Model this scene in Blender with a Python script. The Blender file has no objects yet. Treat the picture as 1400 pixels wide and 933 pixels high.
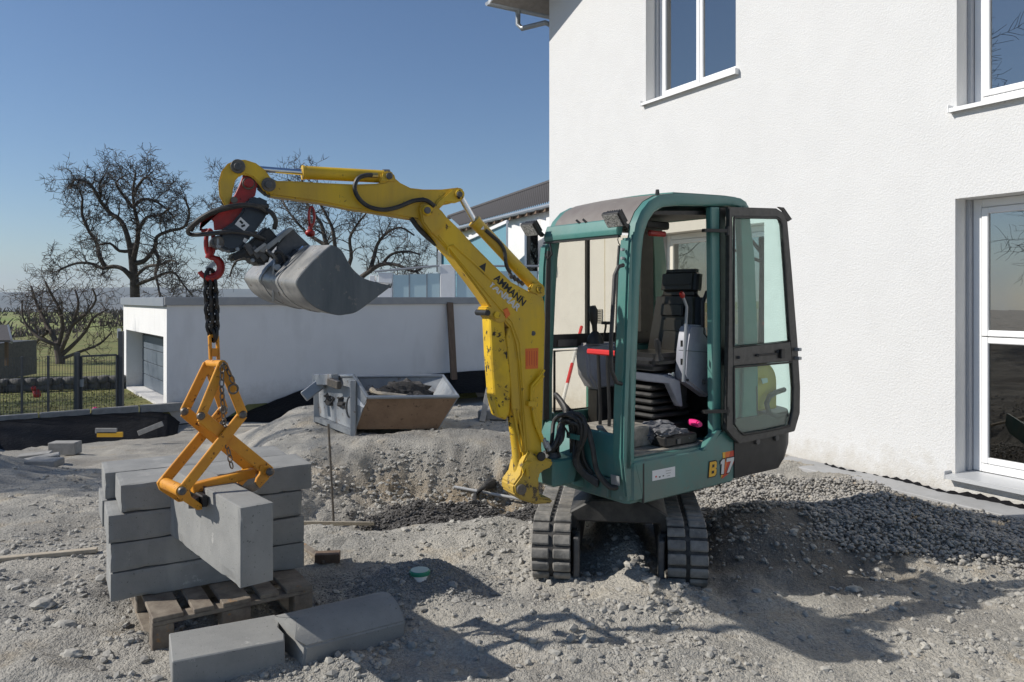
import bpy, bmesh, math, random
import numpy as np
from mathutils import Vector, Matrix
random.seed(7); RS = np.random.RandomState(7)
S = bpy.context.scene
C = bpy.data.collections.new("site"); S.collection.children.link(C)
# ------------------------------------------------------------------ camera, sky, sun
F, HY, CZ = 1040.0, 408.0, 1.75          # focal length in px of the 1400 px photo, horizon row, eye height
cam = bpy.data.cameras.new("camera"); co = bpy.data.objects.new("camera", cam); C.objects.link(co)
cam.sensor_width = 36; cam.lens = F/1400*36; cam.shift_y = -(466.5-HY)/1400
cam.clip_start = .05; cam.clip_end = 12000
co.location = (0, 0, CZ); co.rotation_euler = (math.radians(90), 0, 0); S.camera = co
SUN = Vector((-.985, -.10, 0)).normalized(); EL = math.radians(36)
sdir = Vector((SUN.x*math.cos(EL), SUN.y*math.cos(EL), math.sin(EL)))
W = bpy.data.worlds.new("World"); S.world = W; W.use_nodes = True
nt = W.node_tree; sk = nt.nodes.new('ShaderNodeTexSky'); sk.sky_type = 'NISHITA'; sk.sun_disc = False
sk.sun_elevation = EL; sk.sun_rotation = math.atan2(SUN.x, SUN.y); sk.air_density = 1.1; sk.dust_density = .15; sk.ozone_density = 3.0; sk.altitude = 400
wb = nt.nodes.new('ShaderNodeMixRGB'); wb.blend_type = 'MULTIPLY'; wb.inputs[0].default_value = 1; wb.inputs[2].default_value = (.86, .935, 1.05, 1); nt.links.new(sk.outputs[0], wb.inputs[1]); nt.links.new(wb.outputs[0], nt.nodes['Background'].inputs[0]); nt.nodes['Background'].inputs[1].default_value = .086
sl = bpy.data.lights.new("sun", 'SUN'); sl.energy = 4.9; sl.angle = math.radians(.5); sl.color = (1, .95, .87)
so = bpy.data.objects.new("sun", sl); C.objects.link(so); so.location = (-5, 0, 20)
so.rotation_euler = sdir.to_track_quat('Z', 'Y').to_euler()
S.view_settings.view_transform = 'Standard'; S.view_settings.look = 'None'; S.view_settings.gamma = 1; S.view_settings.exposure = .07
S.cycles.max_bounces = 6; S.cycles.transparent_max_bounces = 16; S.cycles.volume_bounces = 0

# ------------------------------------------------------------------ measuring helpers
def at(px, py, Y): return Vector(((px-700)/F*Y, Y, CZ+(HY-py)/F*Y))
def onz(px, py, z):
    Y = (CZ-z)*F/(py-HY); return Vector(((px-700)/F*Y, Y, z))
class VP:                                  # a real vertical plane of the site: point, direction, normal towards the viewer
    def __init__(s, p, d):
        s.p = Vector((p[0], p[1])); s.d = Vector(d).normalized(); s.n = Vector((s.d.y, -s.d.x))
        if s.n.dot(s.p) > 0: s.n = -s.n
    def __call__(s, px, py, off=0):
        k = (px-700)/F; q = s.p+s.n*off
        t = (k*q.y-q.x)/(s.d.x-k*s.d.y); P = q+s.d*t
        return Vector((P.x, P.y, CZ+(HY-py)/F*P.y))
    def t(s, px, off=0):
        k = (px-700)/F; q = s.p+s.n*off
        return (k*q.y-q.x)/(s.d.x-k*s.d.y)
    def w(s, t, z, off=0):
        P = s.p+s.d*t+s.n*off; return Vector((P.x, P.y, z))
    @property
    def N(s): return Vector((s.n.x, s.n.y, 0))
    @property
    def D(s): return Vector((s.d.x, s.d.y, 0))

# ------------------------------------------------------------------ materials
def _n(nt, t, **k):
    n = nt.nodes.new(t)
    for a, b in k.items(): setattr(n, a, b)
    return n
def mat(name, col, rough=.6, metal=0, col2=None, scale=6, bump=0, bscale=60, spots=None, sscale=12, sthr=.62, spec=.5, detail=6, streak=False, coat=0):
    m = bpy.data.materials.new(name); m.use_nodes = True; nt = m.node_tree; b = nt.nodes['Principled BSDF']; L = nt.links.new
    b.inputs['Roughness'].default_value = rough; b.inputs['Metallic'].default_value = metal
    b.inputs['Specular IOR Level'].default_value = spec; b.inputs['Coat Weight'].default_value = coat
    b.inputs['Base Color'].default_value = (*col, 1)
    geo = _n(nt, 'ShaderNodeNewGeometry'); src = geo.outputs['Position']
    if streak:
        mp = _n(nt, 'ShaderNodeMapping'); mp.inputs['Scale'].default_value = (1, 1, .15); L(src, mp.inputs[0]); src = mp.outputs[0]
    cur = None
    if col2 is not None:
        nz = _n(nt, 'ShaderNodeTexNoise'); nz.inputs['Scale'].default_value = scale; nz.inputs['Detail'].default_value = detail; nz.inputs['Roughness'].default_value = .65
        L(src, nz.inputs['Vector'])
        r = _n(nt, 'ShaderNodeValToRGB'); r.color_ramp.elements[0].position = .35; r.color_ramp.elements[1].position = .68
        r.color_ramp.elements[0].color = (*col, 1); r.color_ramp.elements[1].color = (*col2, 1)
        L(nz.outputs[0], r.inputs[0]); cur = r.outputs[0]; L(cur, b.inputs['Base Color'])
    if spots is not None:
        nz = _n(nt, 'ShaderNodeTexNoise'); nz.inputs['Scale'].default_value = sscale; nz.inputs['Detail'].default_value = 8; nz.inputs['Roughness'].default_value = .7
        L(geo.outputs['Position'], nz.inputs['Vector'])
        r = _n(nt, 'ShaderNodeValToRGB'); r.color_ramp.elements[0].position = sthr; r.color_ramp.elements[1].position = sthr+.04
        r.color_ramp.elements[0].color = (0, 0, 0, 1); r.color_ramp.elements[1].color = (1, 1, 1, 1)
        L(nz.outputs[0], r.inputs[0])
        mx = _n(nt, 'ShaderNodeMixRGB'); L(r.outputs[0], mx.inputs[0])
        if cur: L(cur, mx.inputs[1])
        else: mx.inputs[1].default_value = (*col, 1)
        mx.inputs[2].default_value = (*spots, 1); L(mx.outputs[0], b.inputs['Base Color']); cur = mx.outputs[0]
        mr = _n(nt, 'ShaderNodeMath', operation='MULTIPLY_ADD'); mr.inputs[1].default_value = max(0, .85-rough); mr.inputs[2].default_value = rough
        L(r.outputs[0], mr.inputs[0]); L(mr.outputs[0], b.inputs['Roughness'])
    if bump:
        nz = _n(nt, 'ShaderNodeTexNoise'); nz.inputs['Scale'].default_value = bscale; nz.inputs['Detail'].default_value = 5; nz.inputs['Roughness'].default_value = .6
        L(geo.outputs['Position'], nz.inputs['Vector'])
        bp = _n(nt, 'ShaderNodeBump'); bp.inputs['Strength'].default_value = 1; bp.inputs['Distance'].default_value = bump
        L(nz.outputs[0], bp.inputs['Height']); L(bp.outputs[0], b.inputs['Normal'])
    return m
def glass(name, tint, refl=.12, rough=0.0, dirt=0.0):
    m = bpy.data.materials.new(name); m.use_nodes = True; nt = m.node_tree; nt.nodes.remove(nt.nodes['Principled BSDF']); L = nt.links.new
    o = nt.nodes['Material Output']; t = _n(nt, 'ShaderNodeBsdfTransparent'); t.inputs[0].default_value = (*tint, 1)
    g = _n(nt, 'ShaderNodeBsdfGlossy'); g.inputs['Roughness'].default_value = rough; g.inputs[0].default_value = (.92, .91, .88, 1)
    lw = _n(nt, 'ShaderNodeLayerWeight'); pw = _n(nt, 'ShaderNodeMath', operation='POWER'); pw.inputs[1].default_value = 5; L(lw.outputs['Facing'], pw.inputs[0])
    ma = _n(nt, 'ShaderNodeMath', operation='MULTIPLY_ADD'); ma.use_clamp = True; ma.inputs[1].default_value = .9; ma.inputs[2].default_value = refl; L(pw.outputs[0], ma.inputs[0])
    mx = _n(nt, 'ShaderNodeMixShader'); L(ma.outputs[0], mx.inputs[0]); L(t.outputs[0], mx.inputs[1]); L(g.outputs[0], mx.inputs[2])
    res = mx.outputs[0]
    if dirt:
        geo = _n(nt, 'ShaderNodeNewGeometry'); nz = _n(nt, 'ShaderNodeTexNoise'); nz.inputs['Scale'].default_value = 9; nz.inputs['Detail'].default_value = 8; L(geo.outputs['Position'], nz.inputs['Vector'])
        d = _n(nt, 'ShaderNodeBsdfDiffuse'); d.inputs[0].default_value = (.5, .52, .5, 1)
        mm = _n(nt, 'ShaderNodeMath', operation='MULTIPLY'); mm.inputs[1].default_value = dirt; L(nz.outputs[0], mm.inputs[0])
        m2 = _n(nt, 'ShaderNodeMixShader'); L(mm.outputs[0], m2.inputs[0]); L(res, m2.inputs[1]); L(d.outputs[0], m2.inputs[2]); res = m2.outputs[0]
    L(res, o.inputs[0]); return m
M = dict(
 yellow=mat('yellow_paint', (.74, .47, .012), .42, col2=(.50, .31, .03), scale=4, spots=(.10, .065, .03), sscale=15, sthr=.635, bump=.0006, bscale=90, streak=True),
 yelworn=mat('worn_yellow_paint', (.74, .48, .012), .55, col2=(.50, .31, .02), scale=7, spots=(.035, .027, .02), sscale=19, sthr=.555, bump=.001, bscale=60),
 orange=mat('orange_paint', (.66, .29, .015), .5, col2=(.52, .21, .015), scale=9, spots=(.10, .035, .015), sscale=30, sthr=.60, bump=.0008, bscale=80),
 teal=mat('teal_paint', (.04, .175, .155), .42, col2=(.085, .215, .19), scale=3.5, spots=(.16, .18, .155), sscale=8, sthr=.65, bump=.0004, bscale=80, coat=.15),
 tealdirty=mat('dusty_teal_paint', (.035, .13, .115), .6, col2=(.13, .15, .13), scale=8, bump=.001, bscale=50),
 black=mat('black_plastic', (.010, .010, .011), .5, col2=(.024, .023, .022), scale=14, bump=.0006, bscale=120),
 blackrub=mat('black_rubber', (.016, .016, .017), .55, col2=(.05, .048, .044), scale=20),
 frame=mat('door_frame_black', (.018, .018, .019), .38, col2=(.05, .048, .045), scale=25, bump=.0004, bscale=150),
 seat=mat('seat_vinyl', (.008, .008, .009), .36, col2=(.014, .014, .014), scale=10, bump=.0008, bscale=60),
 grey=mat('grey_plastic', (.30, .31, .36), .4, col2=(.24, .25, .29), scale=12),
 dkgrey=mat('dark_grey_steel', (.06, .06, .062), .5, col2=(.12, .115, .11), scale=14, bump=.001, bscale=50),
 dust=mat('dusty_floor', (.36, .33, .28), .9, col2=(.16, .15, .13), scale=14, bump=.004, bscale=30),
 track=mat('dusty_rubber_track', (.12, .116, .108), .85, col2=(.27, .255, .23), scale=9, bump=.003, bscale=45, spots=(.26, .24, .21), sscale=14, sthr=.60),
 trackdk=mat('track_groove', (.02, .02, .02), .8, col2=(.08, .075, .07), scale=20),
 red=mat('red_paint', (.40, .018, .014), .4, col2=(.22, .015, .012), scale=20, spots=(.05, .03, .03), sscale=30, sthr=.64),
 redplain=mat('red_grip', (.60, .03, .03), .4),
 blueblk=mat('blue_black_casting', (.018, .026, .04), .38, col2=(.03, .04, .055), scale=14, spots=(.10, .10, .10), sscale=20, sthr=.67),
 bucket=mat('scoured_bucket_steel', (.075, .088, .098), .45, metal=.3, col2=(.15, .16, .165), scale=7, spots=(.19, .185, .175), sscale=25, sthr=.60, bump=.001, bscale=60, streak=True),
 bucketlt=mat('bright_bucket_steel', (.13, .137, .142), .45, metal=.3, col2=(.42, .41, .39), scale=5, spots=(.12, .10, .08), sscale=20, sthr=.6, bump=.001, bscale=60),
 chrome=mat('chrome_rod', (.75, .76, .78), .15, metal=1),
 galv=mat('galvanised_steel', (.32, .335, .35), .45, metal=.5, col2=(.28, .30, .32), scale=15),
 steel=mat('bare_steel', (.10, .095, .09), .5, metal=.5, col2=(.18, .15, .12), scale=30),
 brass=mat('brass_fitting', (.55, .42, .16), .35, metal=.9),
 conc=mat('grey_concrete_block', (.215, .217, .212), .85, col2=(.275, .275, .265), scale=5, spots=(.36, .355, .34), sscale=7, sthr=.63, bump=.0016, bscale=130),
 concbr=mat('broken_concrete', (.27, .26, .25), .9, col2=(.16, .16, .16), scale=40, bump=.006, bscale=50),
 kerb=mat('pale_kerb_concrete', (.34, .33, .31), .9, col2=(.24, .235, .22), scale=8, bump=.002, bscale=90),
 apron=mat('smooth_apron_concrete', (.36, .36, .36), .85, col2=(.29, .29, .285), scale=4, bump=.002, bscale=60),
 stucco=mat('white_stucco', (.64, .64, .635), .92, col2=(.615, .615, .61), scale=2.5, bump=.007, bscale=60),
 stucco2=mat('smooth_white_render', (.78, .775, .77), .92, col2=(.74, .735, .73), scale=1.2, bump=.003, bscale=40),
 reveal=mat('window_reveal_render', (.74, .73, .71), .9, bump=.003, bscale=80),
 pvc=mat('white_window_plastic', (.82, .82, .82), .3),
 sill=mat('white_aluminium_sill', (.80, .80, .79), .35),
 greysill=mat('grey_aluminium_sill', (.52, .53, .54), .4, metal=.2),
 shutter=mat('shutter_rail', (.45, .46, .48), .45, metal=.2),
 winglass=glass('window_glass', (.10, .11, .115), .38), lowglass=glass('ground_floor_glass', (.16, .165, .165), .13),
 darkglass=glass('dark_window_glass', (.12, .125, .13), .10),
 cabglass=glass('green_tinted_cab_glass', (.83, .955, .92), .04, dirt=.10),
 clearglass=glass('clear_cab_glass', (.93, .90, .83), .02, dirt=.06),
 smoke=mat('smoked_roof_hatch', (.17, .145, .13), .45, col2=(.21, .19, .17), scale=7, spots=(.28, .26, .23), sscale=20, sthr=.64),
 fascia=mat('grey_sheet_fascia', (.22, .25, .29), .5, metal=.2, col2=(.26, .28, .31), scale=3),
 fasciasun=mat('sunlit_edge_sheet', (.30, .31, .32), .55, metal=.2, col2=(.36, .36, .36), scale=4),  # lit copy of the fascia sheet, sunlight put into the colour
 soffit=mat('brown_grey_soffit', (.26, .24, .22), .7, col2=(.20, .18, .165), scale=10),
 gdoor=mat('blue_grey_garage_door', (.10, .125, .155), .5, col2=(.125, .15, .18), scale=2),
 foil=mat('black_dimpled_sheeting', (.004, .004, .005), .65, spec=.10, col2=(.007, .007, .009), scale=5, bump=.02, bscale=14),
 wood=mat('weathered_board', (.25, .215, .17), .85, col2=(.12, .095, .075), scale=12, bump=.002, bscale=70, spots=(.32, .17, .06), sscale=5, sthr=.62),
 wooddk=mat('dark_timber', (.12, .08, .055), .85, col2=(.19, .13, .09), scale=14, bump=.003, bscale=40, streak=True),
 woodlt=mat('pale_lath', (.46, .40, .31), .8, col2=(.34, .29, .22), scale=15),
 plywood=mat('brown_rusty_steel', (.29, .18, .105), .75, col2=(.21, .125, .07), scale=6, spots=(.10, .055, .035), sscale=14, sthr=.6, bump=.002, bscale=60),
 skip=mat('grey_painted_skip', (.24, .26, .28), .65, col2=(.33, .34, .345), scale=5, spots=(.14, .10, .075), sscale=12, sthr=.61, bump=.0015, bscale=40),
 soil=mat('dark_soil', (.045, .042, .040), .95, col2=(.09, .083, .077), scale=25, bump=.012, bscale=40),
 tile=mat('dark_roof_tile', (.04, .037, .040), .7, col2=(.065, .06, .062), scale=20),
 bluescreen=mat('blue_green_privacy_glass', (.16, .32, .40), .25, col2=(.18, .35, .42), scale=1),
 frosted=mat('frosted_balcony_glass', (.46, .60, .63), .3, col2=(.50, .63, .66), scale=1.5),
 bark=mat('dark_bark', (.050, .040, .034), .9, col2=(.10, .085, .07), scale=8),
 twig=mat('brown_twigs', (.11, .088, .075), .9),
 under=mat('oily_black_frame', (.012, .012, .012), .6, col2=(.06, .056, .05), scale=9),
 fence=mat('anthracite_fence', (.06, .065, .07), .5),
 gabion=mat('dark_field_stone', (.07, .068, .066), .9, col2=(.14, .135, .13), scale=5, bump=.02, bscale=6),
 lawn=mat('winter_lawn', (.13, .15, .035), .95, col2=(.22, .195, .07), scale=.9, bump=.03, bscale=25),
 field=mat('far_meadow', (.17, .22, .045), .95, col2=(.26, .24, .10), scale=.05),
 hills=mat('wooded_hills', (.055, .06, .045), .95, col2=(.10, .09, .07), scale=.01),
 white=mat('white_sticker', (.72, .72, .72), .4), orangest=mat('orange_sticker', (.75, .16, .02), .4), blk=mat('black_print', (.01, .01, .01), .4),
 whiteprint=mat('silver_white_print', (.62, .62, .60), .4), yelprint=mat('golden_print', (.75, .42, .03), .4), redprint=mat('red_print', (.55, .05, .02), .4),
 capgreen=mat('green_plastic_cap', (.02, .22, .13), .4), capwhite=mat('cap_lid_dusty', (.42, .50, .45), .6),
 pipe=mat('white_grey_pipe', (.50, .50, .49), .4), cloth=mat('grey_work_cloth', (.10, .10, .11), .95, col2=(.20, .20, .21), scale=30, bump=.006, bscale=60),
 pink=mat('pink_plastic', (.75, .03, .20), .4), led=mat('led_lens', (.42, .42, .40), .2, col2=(.12, .12, .12), scale=90, detail=1), bluereflect=mat('blue_reflect_strip', (.03, .07, .35), .2, metal=.6),
 stonelt=mat('limestone_chips', (.42, .40, .355), .9, col2=(.25, .24, .22), scale=13, bump=.002, bscale=90),
 peb=mat('river_pebbles', (.40, .375, .33), .75, col2=(.17, .165, .16), scale=17, spots=(.42, .30, .17), sscale=9, sthr=.62),
 darkgr=mat('dark_wet_gravel', (.075, .07, .065), .8, col2=(.12, .112, .105), scale=30),
 room=mat('dim_room_wall', (.35, .33, .30), .9), curtain=mat('grey_blind', (.30, .30, .30), .8),
)

def base_dirt(m, z0, z1, col):
    nt = m.node_tree; b = nt.nodes['Principled BSDF']; L = nt.links.new; g = _n(nt, 'ShaderNodeNewGeometry'); sx = _n(nt, 'ShaderNodeSeparateXYZ'); L(g.outputs['Position'], sx.inputs[0])
    nz = _n(nt, 'ShaderNodeTexNoise'); nz.inputs['Scale'].default_value = 7; nz.inputs['Detail'].default_value = 8; nz.inputs['Roughness'].default_value = .7; L(g.outputs['Position'], nz.inputs['Vector'])
    a = _n(nt, 'ShaderNodeMath', operation='MULTIPLY_ADD'); a.inputs[1].default_value = .9; L(nz.outputs[0], a.inputs[0]); L(sx.outputs[2], a.inputs[2])
    mr = _n(nt, 'ShaderNodeMapRange'); mr.inputs['From Min'].default_value = z0+.45; mr.inputs['From Max'].default_value = z1+.45; mr.inputs['To Min'].default_value = .55; mr.inputs['To Max'].default_value = 0; L(a.outputs[0], mr.inputs[0])
    mx = _n(nt, 'ShaderNodeMixRGB'); L(mr.outputs[0], mx.inputs[0]); L(b.inputs['Base Color'].links[0].from_socket, mx.inputs[1]); mx.inputs[2].default_value = (*col, 1); L(mx.outputs[0], b.inputs['Base Color'])
def pores(m, col, sc, thr, w=.03, amt=1.0, stretch=(1, 1, 1)):
    nt = m.node_tree; b = nt.nodes['Principled BSDF']; L = nt.links.new; g = _n(nt, 'ShaderNodeNewGeometry'); mp = _n(nt, 'ShaderNodeMapping'); mp.inputs['Scale'].default_value = stretch; L(g.outputs['Position'], mp.inputs[0])
    nz = _n(nt, 'ShaderNodeTexNoise'); nz.inputs['Scale'].default_value = sc; nz.inputs['Detail'].default_value = 4; nz.inputs['Roughness'].default_value = .6; L(mp.outputs[0], nz.inputs['Vector'])
    mr = _n(nt, 'ShaderNodeMapRange'); mr.inputs['From Min'].default_value = thr; mr.inputs['From Max'].default_value = thr+w; mr.inputs['To Max'].default_value = amt; L(nz.outputs[0], mr.inputs[0])
    mx = _n(nt, 'ShaderNodeMixRGB'); L(mr.outputs[0], mx.inputs[0]); L(b.inputs['Base Color'].links[0].from_socket, mx.inputs[1]); mx.inputs[2].default_value = (*col, 1); L(mx.outputs[0], b.inputs['Base Color'])
pores(M['conc'], (.10, .10, .098), 75, .66); pores(M['conc'], (.40, .39, .37), 3.2, .60, .12, .55, (1, 1, .25)); pores(M['conc'], (.15, .152, .15), 2.3, .56, .15, .5)
pores(M['teal'], (.22, .24, .21), 55, .70, .03, .6, (1, 1, .3)); pores(M['teal'], (.12, .17, .15), 1.8, .54, .14, .4); pores(M['yellow'], (.09, .06, .03), 45, .69, .03, .8, (1, 1, .35)); pores(M['yellow'], (.40, .27, .07), 2.4, .54, .14, .45)
pores(M['stucco'], (.42, .41, .39), 38, .74, .02, .5); pores(M['stucco2'], (.56, .55, .53), 1.4, .55, .2, .45, (1, 1, .3)); pores(M['skip'], (.17, .13, .10), 4, .58, .08, .6, (1, 1, .4))
pores(M['track'], (.34, .31, .27), 7, .53, .14, .6)
base_dirt(M['stucco'], .0, .35, (.42, .38, .31)); base_dirt(M['stucco2'], -1.0, -.35, (.40, .37, .33)); base_dirt(M['teal'], .45, .85, (.20, .19, .16)); base_dirt(M['yelworn'], .55, 1.0, (.22, .16, .09))
# ------------------------------------------------------------------ mesh builder
class MB:
    def __init__(s): s.v = []; s.f = []
    def add(s, vs, fs):
        o = len(s.v); s.v += [Vector(v) for v in vs]; s.f += [tuple(o+i for i in f) for f in fs]; return s
    def box(s, c, sz, X=(1, 0, 0), Y=(0, 1, 0), Z=(0, 0, 1), taper=1):
        c = Vector(c); X = Vector(X)*sz[0]/2; Y = Vector(Y)*sz[1]/2; Z = Vector(Z)*sz[2]/2
        vs = [c+a*X*(taper if d > 0 else 1)+b*Y*(taper if d > 0 else 1)+d*Z for d in (-1, 1) for b in (-1, 1) for a in (-1, 1)]
        return s.add(vs, [(0, 2, 3, 1), (4, 5, 7, 6), (0, 1, 5, 4), (2, 6, 7, 3), (0, 4, 6, 2), (1, 3, 7, 5)])
    def ext(s, pts, vec):                   # closed outline pushed along vec
        n = len(pts); vec = Vector(vec); pts = [Vector(p) for p in pts]
        return s.add(pts+[p+vec for p in pts], [tuple(range(n))[::-1], tuple(range(n, 2*n))]+[(i, (i+1) % n, n+(i+1) % n, n+i) for i in range(n)])
    def bar(s, a, b, w, h, side=(0, 0, 1)):   # rectangular bar a-b; h measured along 'side'
        a = Vector(a); b = Vector(b); d = (b-a).normalized(); sd = Vector(side); sd = (sd-d*sd.dot(d)).normalized(); o = d.cross(sd)
        return s.box((a+b)/2, (w, h, (b-a).length), o, sd, d)
    def tube(s, pts, r, n=8, cap=True):
        pts = [Vector(p) for p in pts]; rs = r if isinstance(r, (list, tuple)) else [r]*len(pts)
        vs = []; up = None
        for i, p in enumerate(pts):
            d = (pts[min(i+1, len(pts)-1)]-pts[max(i-1, 0)]); d = d.normalized() if d.length > 1e-9 else Vector((0, 0, 1))
            if up is None: up = Vector((0, 0, 1)) if abs(d.z) < .9 else Vector((1, 0, 0))
            x = (up-d*up.dot(d)).normalized(); y = d.cross(x); up = x
            vs += [p+(x*math.cos(6.28318*k/n)+y*math.sin(6.28318*k/n))*rs[i] for k in range(n)]
        fs = [(i*n+k, i*n+(k+1) % n, (i+1)*n+(k+1) % n, (i+1)*n+k) for i in range(len(pts)-1) for k in range(n)]
        if cap: fs += [tuple(range(n))[::-1], tuple((len(pts)-1)*n+k for k in range(n))]
        return s.add(vs, fs)
    def cyl(s, a, b, r, n=16): return s.tube([a, b], r, n)
    def torus(s, c, R, r, X, Y, n=20, m=6, sx=1, sy=1):
        X = Vector(X); Y = Vector(Y); Z = X.cross(Y); c = Vector(c); vs = []
        for i in range(n):
            a = 6.28318*i/n; dd = X*math.cos(a)+Y*math.sin(a); q = c+X*math.cos(a)*R*sx+Y*math.sin(a)*R*sy
            vs += [q+(dd*math.cos(6.28318*k/m)+Z*math.sin(6.28318*k/m))*r for k in range(m)]
        return s.add(vs, [(i*m+k, i*m+(k+1) % m, ((i+1) % n)*m+(k+1) % m, ((i+1) % n)*m+k) for i in range(n) for k in range(m)])
    def strip(s, A, B):                      # surface between two equal-length lines
        n = len(A); return s.add(list(A)+list(B), [(i, i+1, n+i+1, n+i) for i in range(n-1)])
    def blob(s, c, r, seed=0, amp=.2, sub=2, sc=(1, 1, 1), fr=2.0):
        from mathutils import noise
        b = bmesh.new(); bmesh.ops.create_icosphere(b, subdivisions=sub, radius=1)
        vs = []
        for v in b.verts:
            k = 1+amp*noise.noise(v.co*fr+Vector((seed*3.1, seed, 0))); vs.append(Vector(c)+Vector((v.co.x*sc[0], v.co.y*sc[1], v.co.z*sc[2]))*r*k)
        fs = [tuple(v.index for v in f.verts) for f in b.faces]; b.free(); return s.add(vs, fs)
def wl(o):
    p = Vector((0, 0, 0))
    while o: p = p+o.location; o = o.parent
    return p
def mesh_of(name, mb, m, base, bevel=0, smooth=True, seg=1, ang=32, solid=0):
    me = bpy.data.meshes.new(name); bm = bmesh.new()
    vs = [bm.verts.new(v-base) for v in mb.v]
    for f in mb.f:
        try: bm.faces.new([vs[i] for i in f])
        except ValueError: pass
    if bevel or solid:
        bmesh.ops.recalc_face_normals(bm, faces=bm.faces)
    if solid: bmesh.ops.solidify(bm, geom=bm.faces, thickness=solid)
    if bevel:
        es = [e for e in bm.edges if len(e.link_faces) == 2 and e.calc_face_angle(0) > .5]
        bmesh.ops.bevel(bm, geom=es, offset=bevel, segments=seg, affect='EDGES', clamp_overlap=True)
    bmesh.ops.recalc_face_normals(bm, faces=bm.faces)
    if smooth:
        for f in bm.faces: f.smooth = True
        for e in bm.edges:
            if len(e.link_faces) == 2 and e.calc_face_angle(0) > math.radians(ang): e.smooth = False
    bm.to_mesh(me); bm.free(); me.materials.append(m if not isinstance(m, str) else M[m]); return me
def part(name, mb, m, parent=None, label=None, kind=None, **k):
    me = mesh_of(name, mb, m, wl(parent), **k); o = bpy.data.objects.new(name, me); C.objects.link(o); o.parent = parent
    if label: o['label'] = label
    if kind: o['kind'] = kind
    return o
def thing(name, label, cat, loc=(0, 0, 0), group=None):
    o = bpy.data.objects.new(name, None); C.objects.link(o); o.location = loc; o.empty_display_size = .1; o['label'] = label; o['category'] = cat
    if group: o['group'] = group
    return o
def solo(name, mb, m, label, cat, loc, group=None, kind=None, **k):       # a thing that is one mesh
    loc = Vector(loc); me = mesh_of(name, mb, m, loc, **k); o = bpy.data.objects.new(name, me); C.objects.link(o); o.location = loc
    if label: o['label'] = label
    if cat: o['category'] = cat
    if group: o['group'] = group
    if kind: o['kind'] = kind
    return o
def text(name, s, m, parent, org, X, Y, size, bold=.0, ext=.001, shear=0, width=None):
    cu = bpy.data.curves.new(name, 'FONT'); cu.body = s; cu.size = size; cu.extrude = ext; cu.offset = bold; cu.shear = shear
    to = bpy.data.objects.new(name, cu); C.objects.link(to); bpy.context.view_layer.update()
    me = bpy.data.meshes.new_from_object(to.evaluated_get(bpy.context.evaluated_depsgraph_get())); bpy.data.objects.remove(to)
    X = Vector(X).normalized(); Y = Vector(Y).normalized(); Z = X.cross(Y)
    xs = [v.co.x for v in me.vertices]; k = 1 if width is None else width/(max(xs)-min(xs))
    b = wl(parent)
    for v in me.vertices: v.co = Vector(org)-b+X*v.co.x*k+Y*v.co.y+Z*v.co.z
    me.materials.clear(); me.materials.append(M[m]); o = bpy.data.objects.new(name, me); C.objects.link(o); o.parent = parent; return o
def np_mesh(name, V, Fa, m, smooth=False):
    me = bpy.data.meshes.new(name); n = len(Fa); k = Fa.shape[1]
    me.vertices.add(len(V)); me.vertices.foreach_set('co', V.astype(np.float32).ravel())
    me.loops.add(n*k); me.loops.foreach_set('vertex_index', Fa.astype(np.int32).ravel())
    me.polygons.add(n); me.polygons.foreach_set('loop_start', np.arange(0, n*k, k, dtype=np.int32)); me.polygons.foreach_set('loop_total', np.full(n, k, dtype=np.int32))
    me.polygons.foreach_set('use_smooth', np.full(n, smooth)); me.update(calc_edges=True); me.validate(); me.materials.append(M[m] if isinstance(m, str) else m); return me
def link(name, me, label=None, cat=None, kind=None, loc=(0, 0, 0), parent=None):
    o = bpy.data.objects.new(name, me); C.objects.link(o); o.location = loc
    if label: o['label'] = label
    if cat: o['category'] = cat
    if kind: o['kind'] = kind
    o.parent = parent; return o

# ------------------------------------------------------------------ terrain
def _h(i, j, s):
    n = (i.astype(np.int64)*374761393+j.astype(np.int64)*668265263+s*974634777) & 0xffffffff
    n = ((n ^ (n >> 13))*1274126177) & 0xffffffff
    return ((n ^ (n >> 16)) & 0xffff)/65535.0
def vn(x, y, s=0):
    i = np.floor(x); j = np.floor(y); fx = x-i; fy = y-j; fx = fx*fx*(3-2*fx); fy = fy*fy*(3-2*fy)
    return ((_h(i, j, s)*(1-fx)+_h(i+1, j, s)*fx)*(1-fy)+(_h(i, j+1, s)*(1-fx)+_h(i+1, j+1, s)*fx)*fy)*2-1
def fbm(x, y, f, o, s=0, g=.5):
    r = 0; a = 1
    for k in range(o): r = r+a*vn(x*f+7.3*k, y*f-3.1*k, s+k); f *= 2.03; a *= g
    return r
def ss(a, b, x): t = np.clip((x-a)/(b-a), 0, 1); return t*t*(3-2*t)
def gs(x, y, cx, cy, rx, ry=None): ry = ry or rx; return np.exp(-((x-cx)/rx)**2-((y-cy)/ry)**2)
TD = Vector((.14, .99)).normalized()        # direction the tracks run
UC = Vector((.73, 5.22))                    # centre of the undercarriage
def masks(x, y):
    cut = ss(5.85, 6.5, y)*(1-ss(8.0, 8.6, y+.16*vn(x*.9, y*.5, 5)+.07*vn(x*3.3, y*1.1, 6)+.05*vn(x*9, y*5, 7)))*ss(-2.9, -1.5, x+.3*vn(y*1.3, x*.5, 9))*(1-ss(.5, 1.4, x))
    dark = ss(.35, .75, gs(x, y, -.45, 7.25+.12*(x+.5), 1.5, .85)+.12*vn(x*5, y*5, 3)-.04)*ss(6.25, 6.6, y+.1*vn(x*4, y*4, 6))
    return cut, dark
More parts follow.
